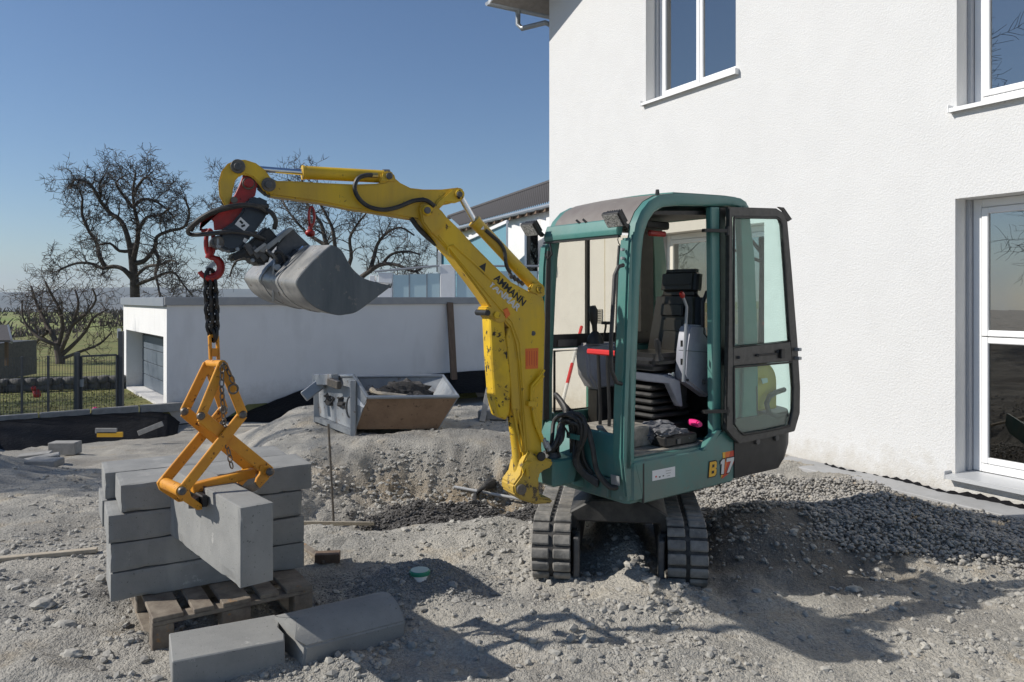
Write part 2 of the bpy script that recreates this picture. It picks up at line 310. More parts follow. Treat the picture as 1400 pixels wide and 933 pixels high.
def H(x, y):
    x = np.asarray(x, float); y = np.asarray(y, float)
    left = ss(.26, .42, -x/np.maximum(y, 1)+.02*vn(x, y, 2))
    zl = -1.15*ss(4.5, 15.5, y)
    zr = .09*ss(7, 9, y)*(1-ss(11, 13, y))-.95*ss(11.5, 17, y)
    z = zr*(1-left)+zl*left
    far = ss(15.2, 17.2, y+.55*x*0); z = z*(1-far)+far*(-1.25)
    cut, dark = masks(x, y)
    z = z-.42*cut
    z = z+cut*(.07*fbm(x, y, 2.0, 3, 11, .6)+.05*np.abs(fbm(x, y, 7.5, 4, 12, .6)))*(ss(6.9, 7.6, y))
    near = 1-ss(14, 17, y)
    # heaps
    z = z+.20*gs(x, y, 1.75, 5.35, .42, .55)+.13*gs(x, y, 2.35, 5.5, .8, .5)+.14*gs(x, y, 3.0, 5.75, .6, .5)
    z = z+.11*gs(x, y, 0.93, 4.50, .16, .16)+.05*gs(x, y, .55, 4.2, .5, .3)
    z = z+.16*gs(x, y, -.60, 4.62, .34, .22)                                    # mound round the capped pipe
    z = z+.30*gs(x, y, -7.1, 9.9, 1.0, .9)                                      # heap at the left edge
    z = z+.07*gs(x, y, -1.2, 8.9, 1.2, .3)+.06*gs(x, y, -.2, 8.8, .6, .25)
    z = z+.24*gs(x, y, .78, 5.35, .21, .75)
    # two lanes pressed flat under the tracks
    for sgn in (-1, 1):
        cx = UC.x+sgn*.40; d = (x-cx)*TD.y-(y-UC.y)*TD.x; a = (x-cx)*TD.x+(y-UC.y)*TD.y
        k = (1-ss(.14, .30, abs(d)))*(1-ss(.75, 1.05, abs(a))); z = z*(1-k)+k*.028
        pr2 = (1-ss(.10, .13, abs(d)))*(1-ss(1.6, 2.0, -a))*ss(.72, .8, -a); z = z+pr2*.010*np.sin(a*2*math.pi/.085)
    amp = near*(1+.6*cut)
    z = z+amp*(.038*fbm(x, y, 1.1, 2, 20)+.022*fbm(x, y, 4.2, 2, 25)+.010*np.abs(fbm(x, y, 11, 3, 30))+.005*fbm(x, y, 38, 2, 35))
    # ruts running across the site in front
    rut = np.sin((y*1.0+x*.22)*15+2*vn(x*.8, y*.8, 40))*.015*ss(.0, .5, vn(x*.5+3, y*.7, 41)+.35)
    z = z+near*rut*(1-cut)*(1-dark)
    return z
def hz(x, y): return float(H(np.array([x]), np.array([y]))[0])
def axis(segs):
    out = []
    for a, b, st in segs: out.append(np.arange(a, b, st))
    return np.concatenate(out)
ys = axis([(-60, -8, 4), (-8, 1, .5), (1, 2.6, .1), (2.6, 6.0, .022), (6.0, 9.2, .03), (9.2, 12, .06), (12, 17.6, .14), (17.6, 30, 1)])
xs = axis([(-120, -30, 6), (-30, -12, 1), (-12, -5, .08), (-5, -2.6, .04), (-2.6, 3.2, .024), (3.2, 4.5, .045), (4.5, 9, .15), (9, 30, 1.5), (30, 60, 5)])
XX, YY = np.meshgrid(xs, ys); ZZ = H(XX, YY)
V = np.stack([XX.ravel(), YY.ravel(), ZZ.ravel()], 1); nx, ny = len(xs), len(ys)
ii, jj = np.meshgrid(np.arange(nx-1), np.arange(ny-1)); a = (jj*nx+ii).ravel()
Fq = np.stack([a, a+1, a+nx+1, a+nx], 1)
# building-site ground material: pale crushed limestone, loam streaks, grey fines
gm = bpy.data.materials.new('crushed_limestone_ground'); gm.use_nodes = True; nt = gm.node_tree; L = nt.links.new; b = nt.nodes['Principled BSDF']; b.inputs['Roughness'].default_value = .95; b.inputs['Specular IOR Level'].default_value = .2
geo = _n(nt, 'ShaderNodeNewGeometry'); P = geo.outputs['Position']
def noise(sc, det=5, ro=.6):
    n = _n(nt, 'ShaderNodeTexNoise'); n.inputs['Scale'].default_value = sc; n.inputs['Detail'].default_value = det; n.inputs['Roughness'].default_value = ro; L(P, n.inputs['Vector']); return n
def ramp(src, p0, p1, c0, c1):
    r = _n(nt, 'ShaderNodeValToRGB'); r.color_ramp.elements[0].position = p0; r.color_ramp.elements[1].position = p1; r.color_ramp.elements[0].color = (*c0, 1); r.color_ramp.elements[1].color = (*c1, 1); L(src, r.inputs[0]); return r
def mixc(f, a, bb, mode='MIX'):
    m = _n(nt, 'ShaderNodeMixRGB', blend_type=mode)
    for k, s in ((0, f), (1, a), (2, bb)):
        if isinstance(s, (float, int)): m.inputs[k].default_value = s
        elif isinstance(s, tuple): m.inputs[k].default_value = (*s, 1)
        else: L(s, m.inputs[k])
    return m.outputs[0]
base = ramp(noise(1.3, 6).outputs[0], .35, .68, (.335, .325, .297), (.48, .455, .40)).outputs[0]
loam = ramp(noise(2.6, 6).outputs[0], .56, .68, (0, 0, 0), (1, 1, 1)).outputs[0]
c = mixc(mixc(.5, (0., 0., 0.), loam), base, (.36, .295, .205))
fine = ramp(noise(60, 6, .7).outputs[0], .32, .66, (.62, .62, .62), (1.12, 1.1, 1.08)).outputs[0]
damp = ramp(noise(.55, 5).outputs[0], .50, .66, (0, 0, 0), (1, 1, 1)).outputs[0]; c = mixc(mixc(.6, (0., 0., 0.), damp), c, (.215, .20, .18))
c = mixc(1.0, c, fine, 'MULTIPLY')
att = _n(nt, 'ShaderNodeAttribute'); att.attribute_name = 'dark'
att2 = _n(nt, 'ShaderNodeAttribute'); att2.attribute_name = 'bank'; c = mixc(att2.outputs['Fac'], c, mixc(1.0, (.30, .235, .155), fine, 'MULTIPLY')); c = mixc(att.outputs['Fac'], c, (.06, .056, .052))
L(c, b.inputs['Base Color'])
vo = _n(nt, 'ShaderNodeTexVoronoi'); vo.inputs['Scale'].default_value = 42; L(P, vo.inputs['Vector'])
vo2 = _n(nt, 'ShaderNodeTexVoronoi'); vo2.inputs['Scale'].default_value = 110; L(P, vo2.inputs['Vector'])
b1 = _n(nt, 'ShaderNodeBump', invert=True); b1.inputs['Strength'].default_value = .8; b1.inputs['Distance'].default_value = .010; L(vo.outputs['Distance'], b1.inputs['Height'])
b2 = _n(nt, 'ShaderNodeBump', invert=True); b2.inputs['Strength'].default_value = .9; b2.inputs['Distance'].default_value = .006; L(vo2.outputs['Distance'], b2.inputs['Height']); L(b1.outputs[0], b2.inputs['Normal'])
b3 = _n(nt, 'ShaderNodeBump'); b3.inputs['Distance'].default_value = .008; L(noise(30, 8, .75).outputs[0], b3.inputs['Height']); L(b2.outputs[0], b3.inputs['Normal']); L(b3.outputs[0], b.inputs['Normal'])
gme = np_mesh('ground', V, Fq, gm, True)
_, dk = masks(XX.ravel(), YY.ravel()); xr_, yr_ = XX.ravel(), YY.ravel(); dk = np.clip(dk+.62*ss(.25, .75, gs(xr_, yr_, 1.85, 5.15, .75, .75)+.22*fbm(xr_, yr_, 2.5, 3, 71))*(xr_ > 1.15), 0, 1); at_ = gme.attributes.new('dark', 'FLOAT', 'POINT'); at_.data.foreach_set('value', dk.astype(np.float32))  # also colours the mound right of the tracks darker, deepening its shade
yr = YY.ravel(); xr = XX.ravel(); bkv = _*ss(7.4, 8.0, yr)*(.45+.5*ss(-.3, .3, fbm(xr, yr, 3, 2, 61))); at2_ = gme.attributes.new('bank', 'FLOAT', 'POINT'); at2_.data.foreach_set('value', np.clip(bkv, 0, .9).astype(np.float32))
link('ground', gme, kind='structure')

# ------------------------------------------------------------------ scattered stones (stuff)
bm = bmesh.new(); bmesh.ops.create_icosphere(bm, subdivisions=1, radius=1); ICO1 = np.array([v.co[:] for v in bm.verts]); IF1 = np.array([[v.index for v in f.verts] for f in bm.faces]); bm.free()
bm = bmesh.new(); bmesh.ops.create_icosphere(bm, subdivisions=2, radius=1); ICO2 = np.array([v.co[:] for v in bm.verts]); IF2 = np.array([[v.index for v in f.verts] for f in bm.faces]); bm.free()
def stones(name, x, y, z, r, m, hi=False, flat=.62, jag=.28, smooth=False):
    n = len(x); B, Fi = (ICO2, IF2) if hi else (ICO1, IF1)
    nv = 24; var = [B*(1+RS.uniform(-jag, jag, (len(B), 1))) for _ in range(nv)] if not hi else [B*(1+jag*np.sin(B@RS.normal(size=(3, 1))*2+RS.uniform(0, 6))) for _ in range(nv)]
    var = np.array(var)[RS.randint(0, nv, n)]
    sc = np.stack([RS.uniform(.8, 1.3, n), RS.uniform(.7, 1.05, n), RS.uniform(flat*.75, flat*1.2, n)], 1)*r[:, None]
    var = var*sc[:, None, :]
    a = RS.uniform(0, 6.283, n); t = RS.normal(0, .35, n); ca, sa, ct, st = np.cos(a), np.sin(a), np.cos(t), np.sin(t)
    X, Y, Z = var[..., 0], var[..., 1], var[..., 2]
    Y, Z = Y*ct[:, None]-Z*st[:, None], Y*st[:, None]+Z*ct[:, None]
    X, Y = X*ca[:, None]-Y*sa[:, None], X*sa[:, None]+Y*ca[:, None]
    V = np.stack([X+x[:, None], Y+y[:, None], Z+z[:, None]], 2).reshape(-1, 3)
    Fa = (Fi[None]+(np.arange(n)*len(B))[:, None, None]).reshape(-1, 3)
    return np_mesh(name, V, Fa, m, smooth)
def scatter(n, y0, y1, power=1.0, kmin=-.75, kmax=.75):
    u = RS.uniform(0, 1, n); y = 1/((1/y0)*(1-u)+(1/y1)*u)            # even on the picture of a flat ground
    return RS.uniform(kmin, kmax, n)*y, y
x, y = scatter(68000, 2.9, 12)
cut, dark = masks(x, y); k = fbm(x, y, 1.3, 4, 50, .75); keep = (RS.uniform(0, 1, len(x)) < .12+.88*ss(-.1, .6, k)+.4*cut-.25*ss(.9, 1.8, -x)*(y < 5))&(dark < .4)
x, y = x[keep], y[keep]; r = (.0035+.019*RS.uniform(0, 1, len(x))**9)*(1+.05*y)
link('limestone_gravel', stones('limestone_gravel', x, y, H(x, y)+r*.12, r, 'stonelt'), 'pale angular limestone gravel strewn over the whole building site', 'gravel', 'stuff')
# coarser rubble: cut bank, track edges, foreground left
x, y = scatter(12000, 3.0, 11, kmin=-.7, kmax=.6); cut, dark = masks(x, y)
pr = .012+.5*cut*ss(6.8, 7.6, y)+.55*gs(x, y, .25, 4.6, .42, .7)+.5*gs(x, y, 1.0, 4.45, .25, .2)+.30*gs(x, y, -.3, 5.8, 1.3, .6)+.4*gs(x, y, -6.6, 9.2, 2, 1)
keep = (RS.uniform(0, 1, len(x)) < pr)&(dark < .5); x, y = x[keep], y[keep]; xb = RS.uniform(-3.1, 1.0, 5200); yb = 8.15+RS.normal(0, .30, 5200); cb_ = masks(xb, yb)[0]; kb_ = (cb_ > .04)&(vn(xb*1.7, yb*1.7, 66)+RS.uniform(-.7, .7, 5200) > -.1); x = np.concatenate([x, xb[kb_]]); y = np.concatenate([y, yb[kb_]]); r = .008+.024*RS.uniform(0, 1, len(x))**3
link('rubble', stones('rubble', x, y, H(x, y)+r*.25, r, 'stonelt', flat=.7), 'coarse broken rubble along the cut bank and tracks', 'rubble', 'stuff')
rk = random.Random(12)
for px, py, s_, lb in ((60, 832, .05, 'largest loose stone on the open ground left of the pallet'), (90, 855, .045, 'flat loose stone just below the largest one left of the pallet'), (1167, 808, .035, 'single pale round stone lying in the thin strip of sun right of the tracks'), (100, 905, .04, 'pale loose stone at the bottom left of the ground'), (890, 823, .04, 'rounded stone lying just in front of the right rubber track')):
    q0 = onz(px, py, 0); q0.z = hz(q0.x, q0.y)+s_*.3
    solo('loose_stone', MB().blob(q0, s_, rk.random()*9, .45, 3, (1.3, .9, .6), 1.6), 'stonelt', lb, 'stone', q0, ang=25)
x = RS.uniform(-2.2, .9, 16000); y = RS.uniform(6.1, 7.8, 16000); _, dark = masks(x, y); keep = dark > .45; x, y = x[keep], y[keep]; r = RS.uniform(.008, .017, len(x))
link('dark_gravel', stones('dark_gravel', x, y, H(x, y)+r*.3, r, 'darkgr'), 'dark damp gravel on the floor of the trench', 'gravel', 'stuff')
# grey fine mound round the capped pipe
x = RS.normal(-.58, .22, 3000); y = RS.normal(4.6, .14, 3000); r = RS.uniform(.005, .009, 3000)
link('grey_grit', stones('grey_grit', x, y, H(x, y)+r*.3, r, mat('grey_grit', (.20, .20, .195), .9, col2=(.28, .275, .26), scale=40)), 'small mound of fine grey grit round the green capped pipe', 'grit', 'stuff')

# ------------------------------------------------------------------ the white house
WP = VP((.61, 12.44), (.495, -.869))      # gable wall facing us, t runs from the far corner towards the viewer
WL = 13.0; BZ = -.06
def T(px): return WP.t(px)
def Zw(px, py): return WP(px, py).z
house = thing('white_house', 'large white rendered house filling the right side, with white framed windows', 'house', WP.w(0, 0))
o1 = (T(883), T(1006), Zw(883, 141), 6.15)                 # upper left window
o2 = (T(1308), T(1308)+1.25, Zw(1308, 148), 5.0)          # upper right window
o3 = (T(1306), T(1306)+1.25, Zw(1304, 648), Zw(1307, 272)) # tall ground-floor window
o4 = (T(893), T(893)+1.9, .12, Zw(893, 321))               # terrace door behind the cab
ops = [o1, o2, o3, o4]; EZ = 6.76; RD = .21
ts = sorted({0, WL}|{v for o in ops for v in o[:2]}); zs = sorted({BZ, EZ}|{v for o in ops for v in o[2:]})
mb = MB()
for i in range(len(ts)-1):
    for j in range(len(zs)-1):
        tm = (ts[i]+ts[i+1])/2; zm = (zs[j]+zs[j+1])/2
        if any(o[0] < tm < o[1] and o[2] < zm < o[3] for o in ops): continue
        mb.add([WP.w(ts[i], zs[j]), WP.w(ts[i+1], zs[j]), WP.w(ts[i+1], zs[j+1]), WP.w(ts[i], zs[j+1])], [(0, 1, 2, 3)])
mb.add([WP.w(0, EZ), WP.w(WL, EZ), WP.w(WL/2, EZ+.38*WL/2)], [(0, 1, 2)])
inn = -.36; HD = -WP.N                      # house depth direction
mb.add([WP.w(0, BZ), WP.w(0, EZ), WP.w(0, EZ)+HD*9, WP.w(0, BZ)+HD*9], [(0, 1, 2, 3)])
mb.add([WP.w(WL, BZ), WP.w(WL, EZ), WP.w(WL, EZ)+HD*9, WP.w(WL, BZ)+HD*9], [(0, 1, 2, 3)])
mb.add([WP.w(0, BZ)+HD*9, WP.w(WL, BZ)+HD*9, WP.w(WL, EZ)+HD*9, WP.w(0, EZ)+HD*9], [(0, 1, 2, 3)])
mb.add([WP.w(0, EZ)+HD*9, WP.w(WL, EZ)+HD*9, WP.w(WL/2, EZ+.38*WL/2)+HD*9], [(0, 1, 2)])
part('wall', mb, 'stucco', house, smooth=False)
for o in ops:
    mb = MB(); a, b_, c0, d0 = o; f = lambda t, z, k: WP.w(t, z, -k)
    for q in ([(a, c0), (a, d0)], [(b_, c0), (b_, d0)], [(a, d0), (b_, d0)], [(a, c0), (b_, c0)]):
        mb.add([f(*q[0], 0), f(*q[1], 0), f(*q[1], .36), f(*q[0], .36)], [(0, 1, 2, 3)])
    part('reveal', mb, 'reveal', house, smooth=False)
# rooms: floor slabs and a back wall so the glass looks into dim depth
mb = MB()
for z0, z1 in ((.1, 2.95), (3.1, 5.9)):
    for p in ([(0.4, 0), (WL-.4, 0)],):
        A = [WP.w(.4, z0, -.4), WP.w(WL-.4, z0, -.4), WP.w(WL-.4, z0, -4.5), WP.w(.4, z0, -4.5)]; B = [v+Vector((0, 0, z1-z0)) for v in A]
        mb.add(A+B, [(0, 1, 2, 3), (4, 5, 6, 7), (1, 2, 6, 5), (2, 3, 7, 6), (3, 0, 4, 7)])
part('room', mb, 'room', house, smooth=False)
def window(o, kind, sillm='sill', proj=.06):
    a, b_, z0, z1 = o; N = WP.N; D = WP.D; Z = Vector((0, 0, 1))
    bx = lambda mb, t0, t1, c0, c1, k0, k1: mb.box((WP.w((t0+t1)/2, (c0+c1)/2, -(k0+k1)/2)), (t1-t0, k1-k0, c1-c0), D, N, Z)
    fw = .075; fr = MB()
    bx(fr, a+.035, a+.035+fw, z0+.02, z1, RD, RD+.07); bx(fr, b_-fw, b_-.002, z0+.02, z1, RD, RD+.07)
    bx(fr, a+.035+fw, b_-fw, z0+.02, z0+.02+fw, RD, RD+.07); bx(fr, a+.035+fw, b_-fw, z1-fw, z1-.002, RD, RD+.07)
    w = part('window', MB().box(WP.w((a+b_)/2, (z0+z1)/2, -RD-.09), (b_-a-.1, .006, z1-z0-.06), D, N, Z), 'curtain' if kind == 'blind' else 'winglass', house, smooth=False) if False else None
    win = part('window', fr, 'pvc', house, bevel=.006)
    rail = MB(); bx(rail, a+.002, a+.033, z0+.02, z1, RD-.05, RD+.03); part('shutter_rail', rail, 'shutter', win, bevel=.003)
    mid = (a+b_)/2
    if kind == 'double': cells = [(a+.035+fw, mid, z0+.02+fw, z1-fw), (mid, b_-fw, z0+.02+fw, z1-fw)]; br = 'v'
    elif kind == 'split': zc = WP(1335, 453).z*0+Zw(1340, 462); cells = [(a+.035+fw, b_-fw, z0+.02+fw, zc), (a+.035+fw, b_-fw, zc, z1-fw)]
    else: cells = [(a+.035+fw, b_-fw, z0+.02+fw, z1-fw)]
    for (t0, t1, c0, c1) in cells:
        sw = .058; s_ = MB(); g = .004; e = RD-.012
        bx(s_, t0+g, t0+sw, c0+g, c1-g, e, e+.06); bx(s_, t1-sw, t1-g, c0+g, c1-g, e, e+.06)
        bx(s_, t0+sw, t1-sw, c0+g, c0+sw, e, e+.06); bx(s_, t0+sw, t1-sw, c1-sw, c1-g, e, e+.06)
        part('sash', s_, 'pvc', win, bevel=.006)
        pn = MB(); bx(pn, t0+sw-.004, t1-sw+.004, c0+sw-.004, c1-sw+.004, e+.025, e+.031); part('pane', pn, 'lowglass' if kind == 'split' and c0 < 1 else 'winglass', win, smooth=False)
    sl = MB(); t0, t1 = a-.04, b_+.04
    sl.ext([WP.w(t0, z0-.002, proj), WP.w(t0, z0-.038, proj), WP.w(t0, z0-.038, proj-.006), WP.w(t0, z0-.012, proj-.01), WP.w(t0, z0+.012, -RD+.012), WP.w(t0, z0+.02, -RD+.012)], D*(t1-t0))
    part('sill', sl, sillm, win, smooth=False)
    for t in (t0-.008, t1): sc = MB(); bx(sc, t, t+.012, z0-.042, z0+.028, -proj-.004, .02); part('sill_end_cap', sc, sillm, win, bevel=.003)
window(o1, 'double'); window(o2, 'single'); window(o3, 'split', 'greysill', .09); window(o4, 'double')
bd = MB()
for k in range(22): bd.box(WP.w((o1[0]+o1[1])/2-.35, o1[2]+.15+k*.08, -.42), (.32, .02, .07), WP.D, WP.N)
part('blind', bd, 'curtain', house)
# roof with gable overhang, gutter and downpipe
roof = MB(); OV, EO = .82, .52; sl_ = .38
def rp(t, off, up=0): return WP.w(t, EZ+.06+sl_*(t if t <= WL/2 else WL-t)+up, off)
for t0, t1 in ((-EO, WL/2), (WL/2, WL+EO)):
    roof.ext([rp(t0, OV), rp(t1, OV), rp(t1, OV, .16), rp(t0, OV, .16)], HD*(9+2*OV))
rf = part('roof', roof, 'tile', house)
sf = MB(); sf.ext([rp(-EO+.01, OV+.004, -.02), rp(WL/2, OV+.004, -.02), rp(WL/2, OV+.004, .001), rp(-EO+.01, OV+.004, .001)], HD*(9+2*OV-.01)); part('soffit', sf, 'soffit', rf)
barge = MB(); barge.ext([rp(-EO, OV+.03, -.06), rp(WL/2, OV+.03, -.06), rp(WL/2, OV+.03, .2), rp(-EO, OV+.03, .2)], HD*.024); part('bargeboard', barge, 'greysill', rf)
g = MB(); gb = WP.w(-EO-.07, EZ-.12, OV+.02); half = [gb+WP.D*(.065*math.cos(a))+Vector((0, 0, .065*math.sin(a))) for a in np.linspace(math.pi, 2*math.pi, 9)]
g.strip(half, [p+HD*10 for p in half]); gu = part('gutter', g, 'galv', rf, solid=.004)
ec = MB(); ec.ext(half, HD*.006); part('gutter_end', ec, 'galv', gu)
dp = MB(); d0 = WP.w(-EO-.07, EZ-.17, .25); d1 = WP.w(-.12, EZ-.62, .10)
dp.tube([d0+Vector((0, 0, .02)), d0-Vector((0, 0, .06))], [.06, .04], 12); dp.tube([d0-Vector((0, 0, .06)), d0-Vector((0, 0, .22)), d0.lerp(WP.w(-.07, EZ-.46, -.08), .12)-Vector((0, 0, .27)), WP.w(-.09, EZ-.48, .02), WP.w(-.06, EZ-.52, -.1)], .042, 12)
part('downpipe', dp, 'galv', rf)
# vent plate + pipe stub on wall seen through the cab
vp = MB(); vp.box(WP.w(T(818), Zw(818, 432), .01), (.22, .02, .2), WP.D, WP.N); vt = part('vent_cover', vp, 'kerb', house)
for k in range(5): part('vent_slot', MB().box(WP.w(T(818), Zw(818, 432)-.07+.035*k, .022), (.17, .006, .012), WP.D, WP.N), 'dkgrey', vt)
part('wall_hook', MB().tube([WP.w(T(761), Zw(761, 378), .02), WP.w(T(761), Zw(761, 371), .05), WP.w(T(761), Zw(761, 362), .02)], .012, 6), 'dkgrey', house)
# concrete apron and dimpled membrane along the base
ap = MB(); a0, a1 = T(1000), T(1330)+1.5; o = WP.w
prof = [(-.0, -.05), (.0, .045), (.30, .03), (.315, -.05)]
ap.ext([o(a0, z, k) for k, z in [(.012, -.2), (.012, .05), (.33, .035), (.335, -.2)]], WP.D*(T(1400)-a0+.4))
solo('concrete_apron', ap, 'apron', None, None, o(a0, 0), kind='structure', bevel=.006)
mem = MB(); n = 70; tt = np.linspace(T(1130), T(1400)+.4, n)
A = [o(t, .055+.008*math.sin(k*.3)+.010*math.sin(k*1.9)+.04*max(0, (k-12)/n), .03+.05*max(0, math.sin(k*.21))) for k, t in enumerate(tt)]; B = [o(t, .04, .012) for t in tt]
A2 = [p+Vector((0, 0, -.06))+WP.N*(.05+.015*math.sin(k*.7)) for k, p in enumerate(A)]
mem.strip(A, A2); solo('dimpled_membrane', mem, 'foil', 'black dimpled foundation membrane sticking out along the foot of the house wall', 'membrane', A[0], solid=.006)

# pebble heap by the wall
n = 80000; x = RS.uniform(.9, 5.2, n); y = RS.uniform(4.2, 8.6, n)
d = (x-WP.p.x)*WP.n.x+(y-WP.p.y)*WP.n.y                     # distance out from the wall
u = x-.9*0
pix = 700+F*x/y; row = HY+F*CZ/y
edge = 768+16*vn(x*2, y*2, 77)+8*vn(x*9, y*9, 79); e2_ = 1075+35*vn(x*3, y*3, 78)+20*vn(x*11, y*11, 80)
k = (d > .33)&(pix > 935)&(pix < 1450)&(row > 660)
pk_ = np.clip(1-(row-edge)/14, 0, 1)**2*np.clip(np.maximum(1-(row-733)/10, (pix-e2_)/40), 0, 1)+.03*(row < 800)
keep = k&(RS.uniform(0, 1, n) < .98*pk_); x, y = x[keep], y[keep]; r = .007+.014*RS.uniform(0, 1, len(x))**1.5; lay = RS.uniform(0, .035, len(x))
link('pebbles', stones('pebbles', x, y, H(x, y)+r*.35+lay, r, 'peb', hi=False, jag=.16, smooth=True), 'rounded river pebbles heaped along the foot of the white house', 'pebbles', 'stuff')
print('STONES', len(x))
# ------------------------------------------------------------------ the mini excavator
SP = VP((.655, 4.35), (.797, .605)); U = SP.D; VV = -SP.N; Z3 = Vector((0, 0, 1)); CW = .82
def m_(u, v, z): return SP.w(u, z, -v)
def sp(px, py, v=0): return SP(px, py, -v)
ex = thing('mini_excavator', 'teal and yellow mini excavator with open cab door lifting a concrete block', 'mini excavator', (UC.x, UC.y, 0))
def mbox(u0, u1, v0, v1, z0, z1, mb=None):
    return (mb or MB()).box(m_((u0+u1)/2, (v0+v1)/2, (z0+z1)/2), (u1-u0, v1-v0, z1-z0), U, VV, Z3)
# tracks
TX = Vector((TD.x, TD.y, 0)); TY = Vector((TD.y, -TD.x, 0)); CC = Vector((UC.x, UC.y, 0)); TLN = 1.50; TR = .205
under = MB()
for lat in (-.40, .405):
    tr = MB(); base = CC+TY*lat; hl = TLN/2-TR
    loop = []; nA = 10
    per = 2*(2*hl)+2*math.pi*TR; NS = 40
    def onloop(s, R):
        s = s % (4*hl+2*math.pi*TR)
        if s < 2*hl: return (-hl+s, TR+R, (0, 1))
        s -= 2*hl
        if s < math.pi*TR: a = s/TR; return (hl+R*math.sin(a), TR+R*math.cos(a), (math.sin(a), math.cos(a)))
        s -= math.pi*TR
        if s < 2*hl: return (hl-s, TR-R, (0, -1))
        s -= 2*hl; a = s/TR; return (-hl-R*math.sin(a), TR-R*math.cos(a), (-math.sin(a), -math.cos(a)))
    ring = []
    for k in range(64):
        q = onloop(per*k/64, TR-.019); ring.append(base+TX*q[0]+Z3*(q[1]))
    belt = MB(); n = len(ring); inner = []
    for k in range(64): q = onloop(per*k/64, TR-.05); inner.append(base+TX*q[0]+Z3*q[1])
    vs = []
    for a in (-.115, .115): vs += [p+TY*a for p in ring]
    for a in (-.115, .115): vs += [p+TY*a for p in inner]
    fs = []
    for k in range(64):
        j = (k+1) % 64; fs += [(k, j, 64+j, 64+k), (128+k, 192+k, 192+j, 128+j), (k, 128+k, 128+j, j), (64+k, 64+j, 192+j, 192+k)]
    belt.add(vs, fs); bo = part('rubber_track', belt, 'trackdk', ex)
    for k in range(NS):
        for side in (-1, 1):
            lug = MB(); s0 = per*(k+.5*(side > 0)*.0+.5)/NS
            wdt = per/NS*random.uniform(.80, .86); sec = []
            lo = [onloop(s0-wdt/2, TR-.021), onloop(s0, TR-.021), onloop(s0+wdt/2, TR-.021)]; jit = random.uniform(-.002, .002)
            hi_ = [onloop(s0-wdt*.40, TR-.004+jit), onloop(s0, TR-.001+jit), onloop(s0+wdt*.40, TR-.004+jit)]
            prof = lo+hi_[::-1]
            a0 = .012 if side > 0 else -.117; a1 = .117 if side > 0 else -.012
            lug.ext([base+TX*q[0]+Z3*q[1]+TY*a0 for q in prof], TY*(a1-a0)); part('track_lug', lug, 'track', bo, bevel=.006)
    fr = MB(); fr.box(base+Z3*.20, (TLN-.5, .12, .18), TX, TY); fr.box(base+Z3*.21-TY*math.copysign(.135, lat)-TX*.05, (TLN-.42, .045, .22), TX, TY); part('track_frame', fr, 'under', ex, bevel=.01)
    for e in (-1, 1):
        wv = MB(); c0 = base+TX*e*hl+Z3*TR
        wv.tube([c0-TY*.10, c0-TY*.06, c0-TY*.05, c0+TY*.05, c0+TY*.06, c0+TY*.10], [.13, .135, .145, .145, .135, .13], 24); part('idler_wheel' if e < 0 else 'drive_sprocket', wv, 'dkgrey', ex)
    for k in range(3): part('track_roller', MB().cyl(base+TX*(-.3+.3*k)+Z3*.085-TY*.09, base+TX*(-.3+.3*k)+Z3*.085+TY*.09, .05, 14), 'dkgrey', ex)
    cp = MB(); cp.box(base-TY*math.copysign(.15, lat)-TX*(TLN/2-.13)+Z3*.19, (.14, .035, .24), TX, TY); part('idler_guard', cp, 'dkgrey', ex, bevel=.006)
cb = MB()
yy = [-.36, -.30, -.16, .16, .30, .36]
cb.ext([CC-TX*.52+TY*a+Z3*z for a, z in [(-.30, .17), (-.30, .42), (-.16, .50), (.16, .50), (.30, .42), (.30, .17), (.265, .17), (.25, .36), (-.25, .36), (-.265, .17)]], TX*.95)
part('undercarriage_frame', cb, 'under', ex, bevel=.01)
part('swing_ring', MB().tube([CC+Z3*.49, CC+Z3*.55, CC+Z3*.56, CC+Z3*.60], [.27, .27, .31, .31], 32), 'dkgrey', ex)
bl = MB(); c0 = CC+TX*1.05
bl.strip([c0-TY*.49+Z3*.02, c0-TY*.49+Z3*.14+TX*.05, c0-TY*.49+Z3*.28+TX*.03], [c0+TY*.49+Z3*.02, c0+TY*.49+Z3*.14+TX*.05, c0+TY*.49+Z3*.28+TX*.03]); bo = part('dozer_blade', bl, 'tealdirty', ex, solid=.02)
for a in (-.25, .25): part('blade_arm', MB().bar(CC+TX*.5+TY*a+Z3*.25, c0+TY*a+Z3*.15, .06, .08), 'tealdirty', bo)

# upper body, side profile measured on the side plane
body = MB()
plan = [(.02, .02), (0, .10), (0, CW-.1), (.03, CW)] + [(.55+.0*a, CW) for a in (0,)]
def plan_poly(z, infl=0, rear=1.38):
    pts = [(.03, -.01), (-.005, .03), (-.005, CW-.03), (.03, CW+.01), (.8, CW+.01)]
    cx, rv = .78, CW/2+.01
    for a in np.linspace(0, math.pi, 15)[1:-1]: pts.append((cx+(rear-cx)*math.sin(a)**.8, CW/2+rv*math.cos(a)))
    pts.append((.8, -.01))
    return [m_(u, v, z) for u, v in pts]
A0 = plan_poly(.565); A1 = plan_poly(.82)
n = len(A0); body.add(A0+A1, [tuple(range(n))[::-1], tuple(range(n, 2*n))]+[(i, (i+1) % n, n+(i+1) % n, n+i) for i in range(n)])
bd = part('body', body, 'teal', ex, bevel=.022, seg=3)
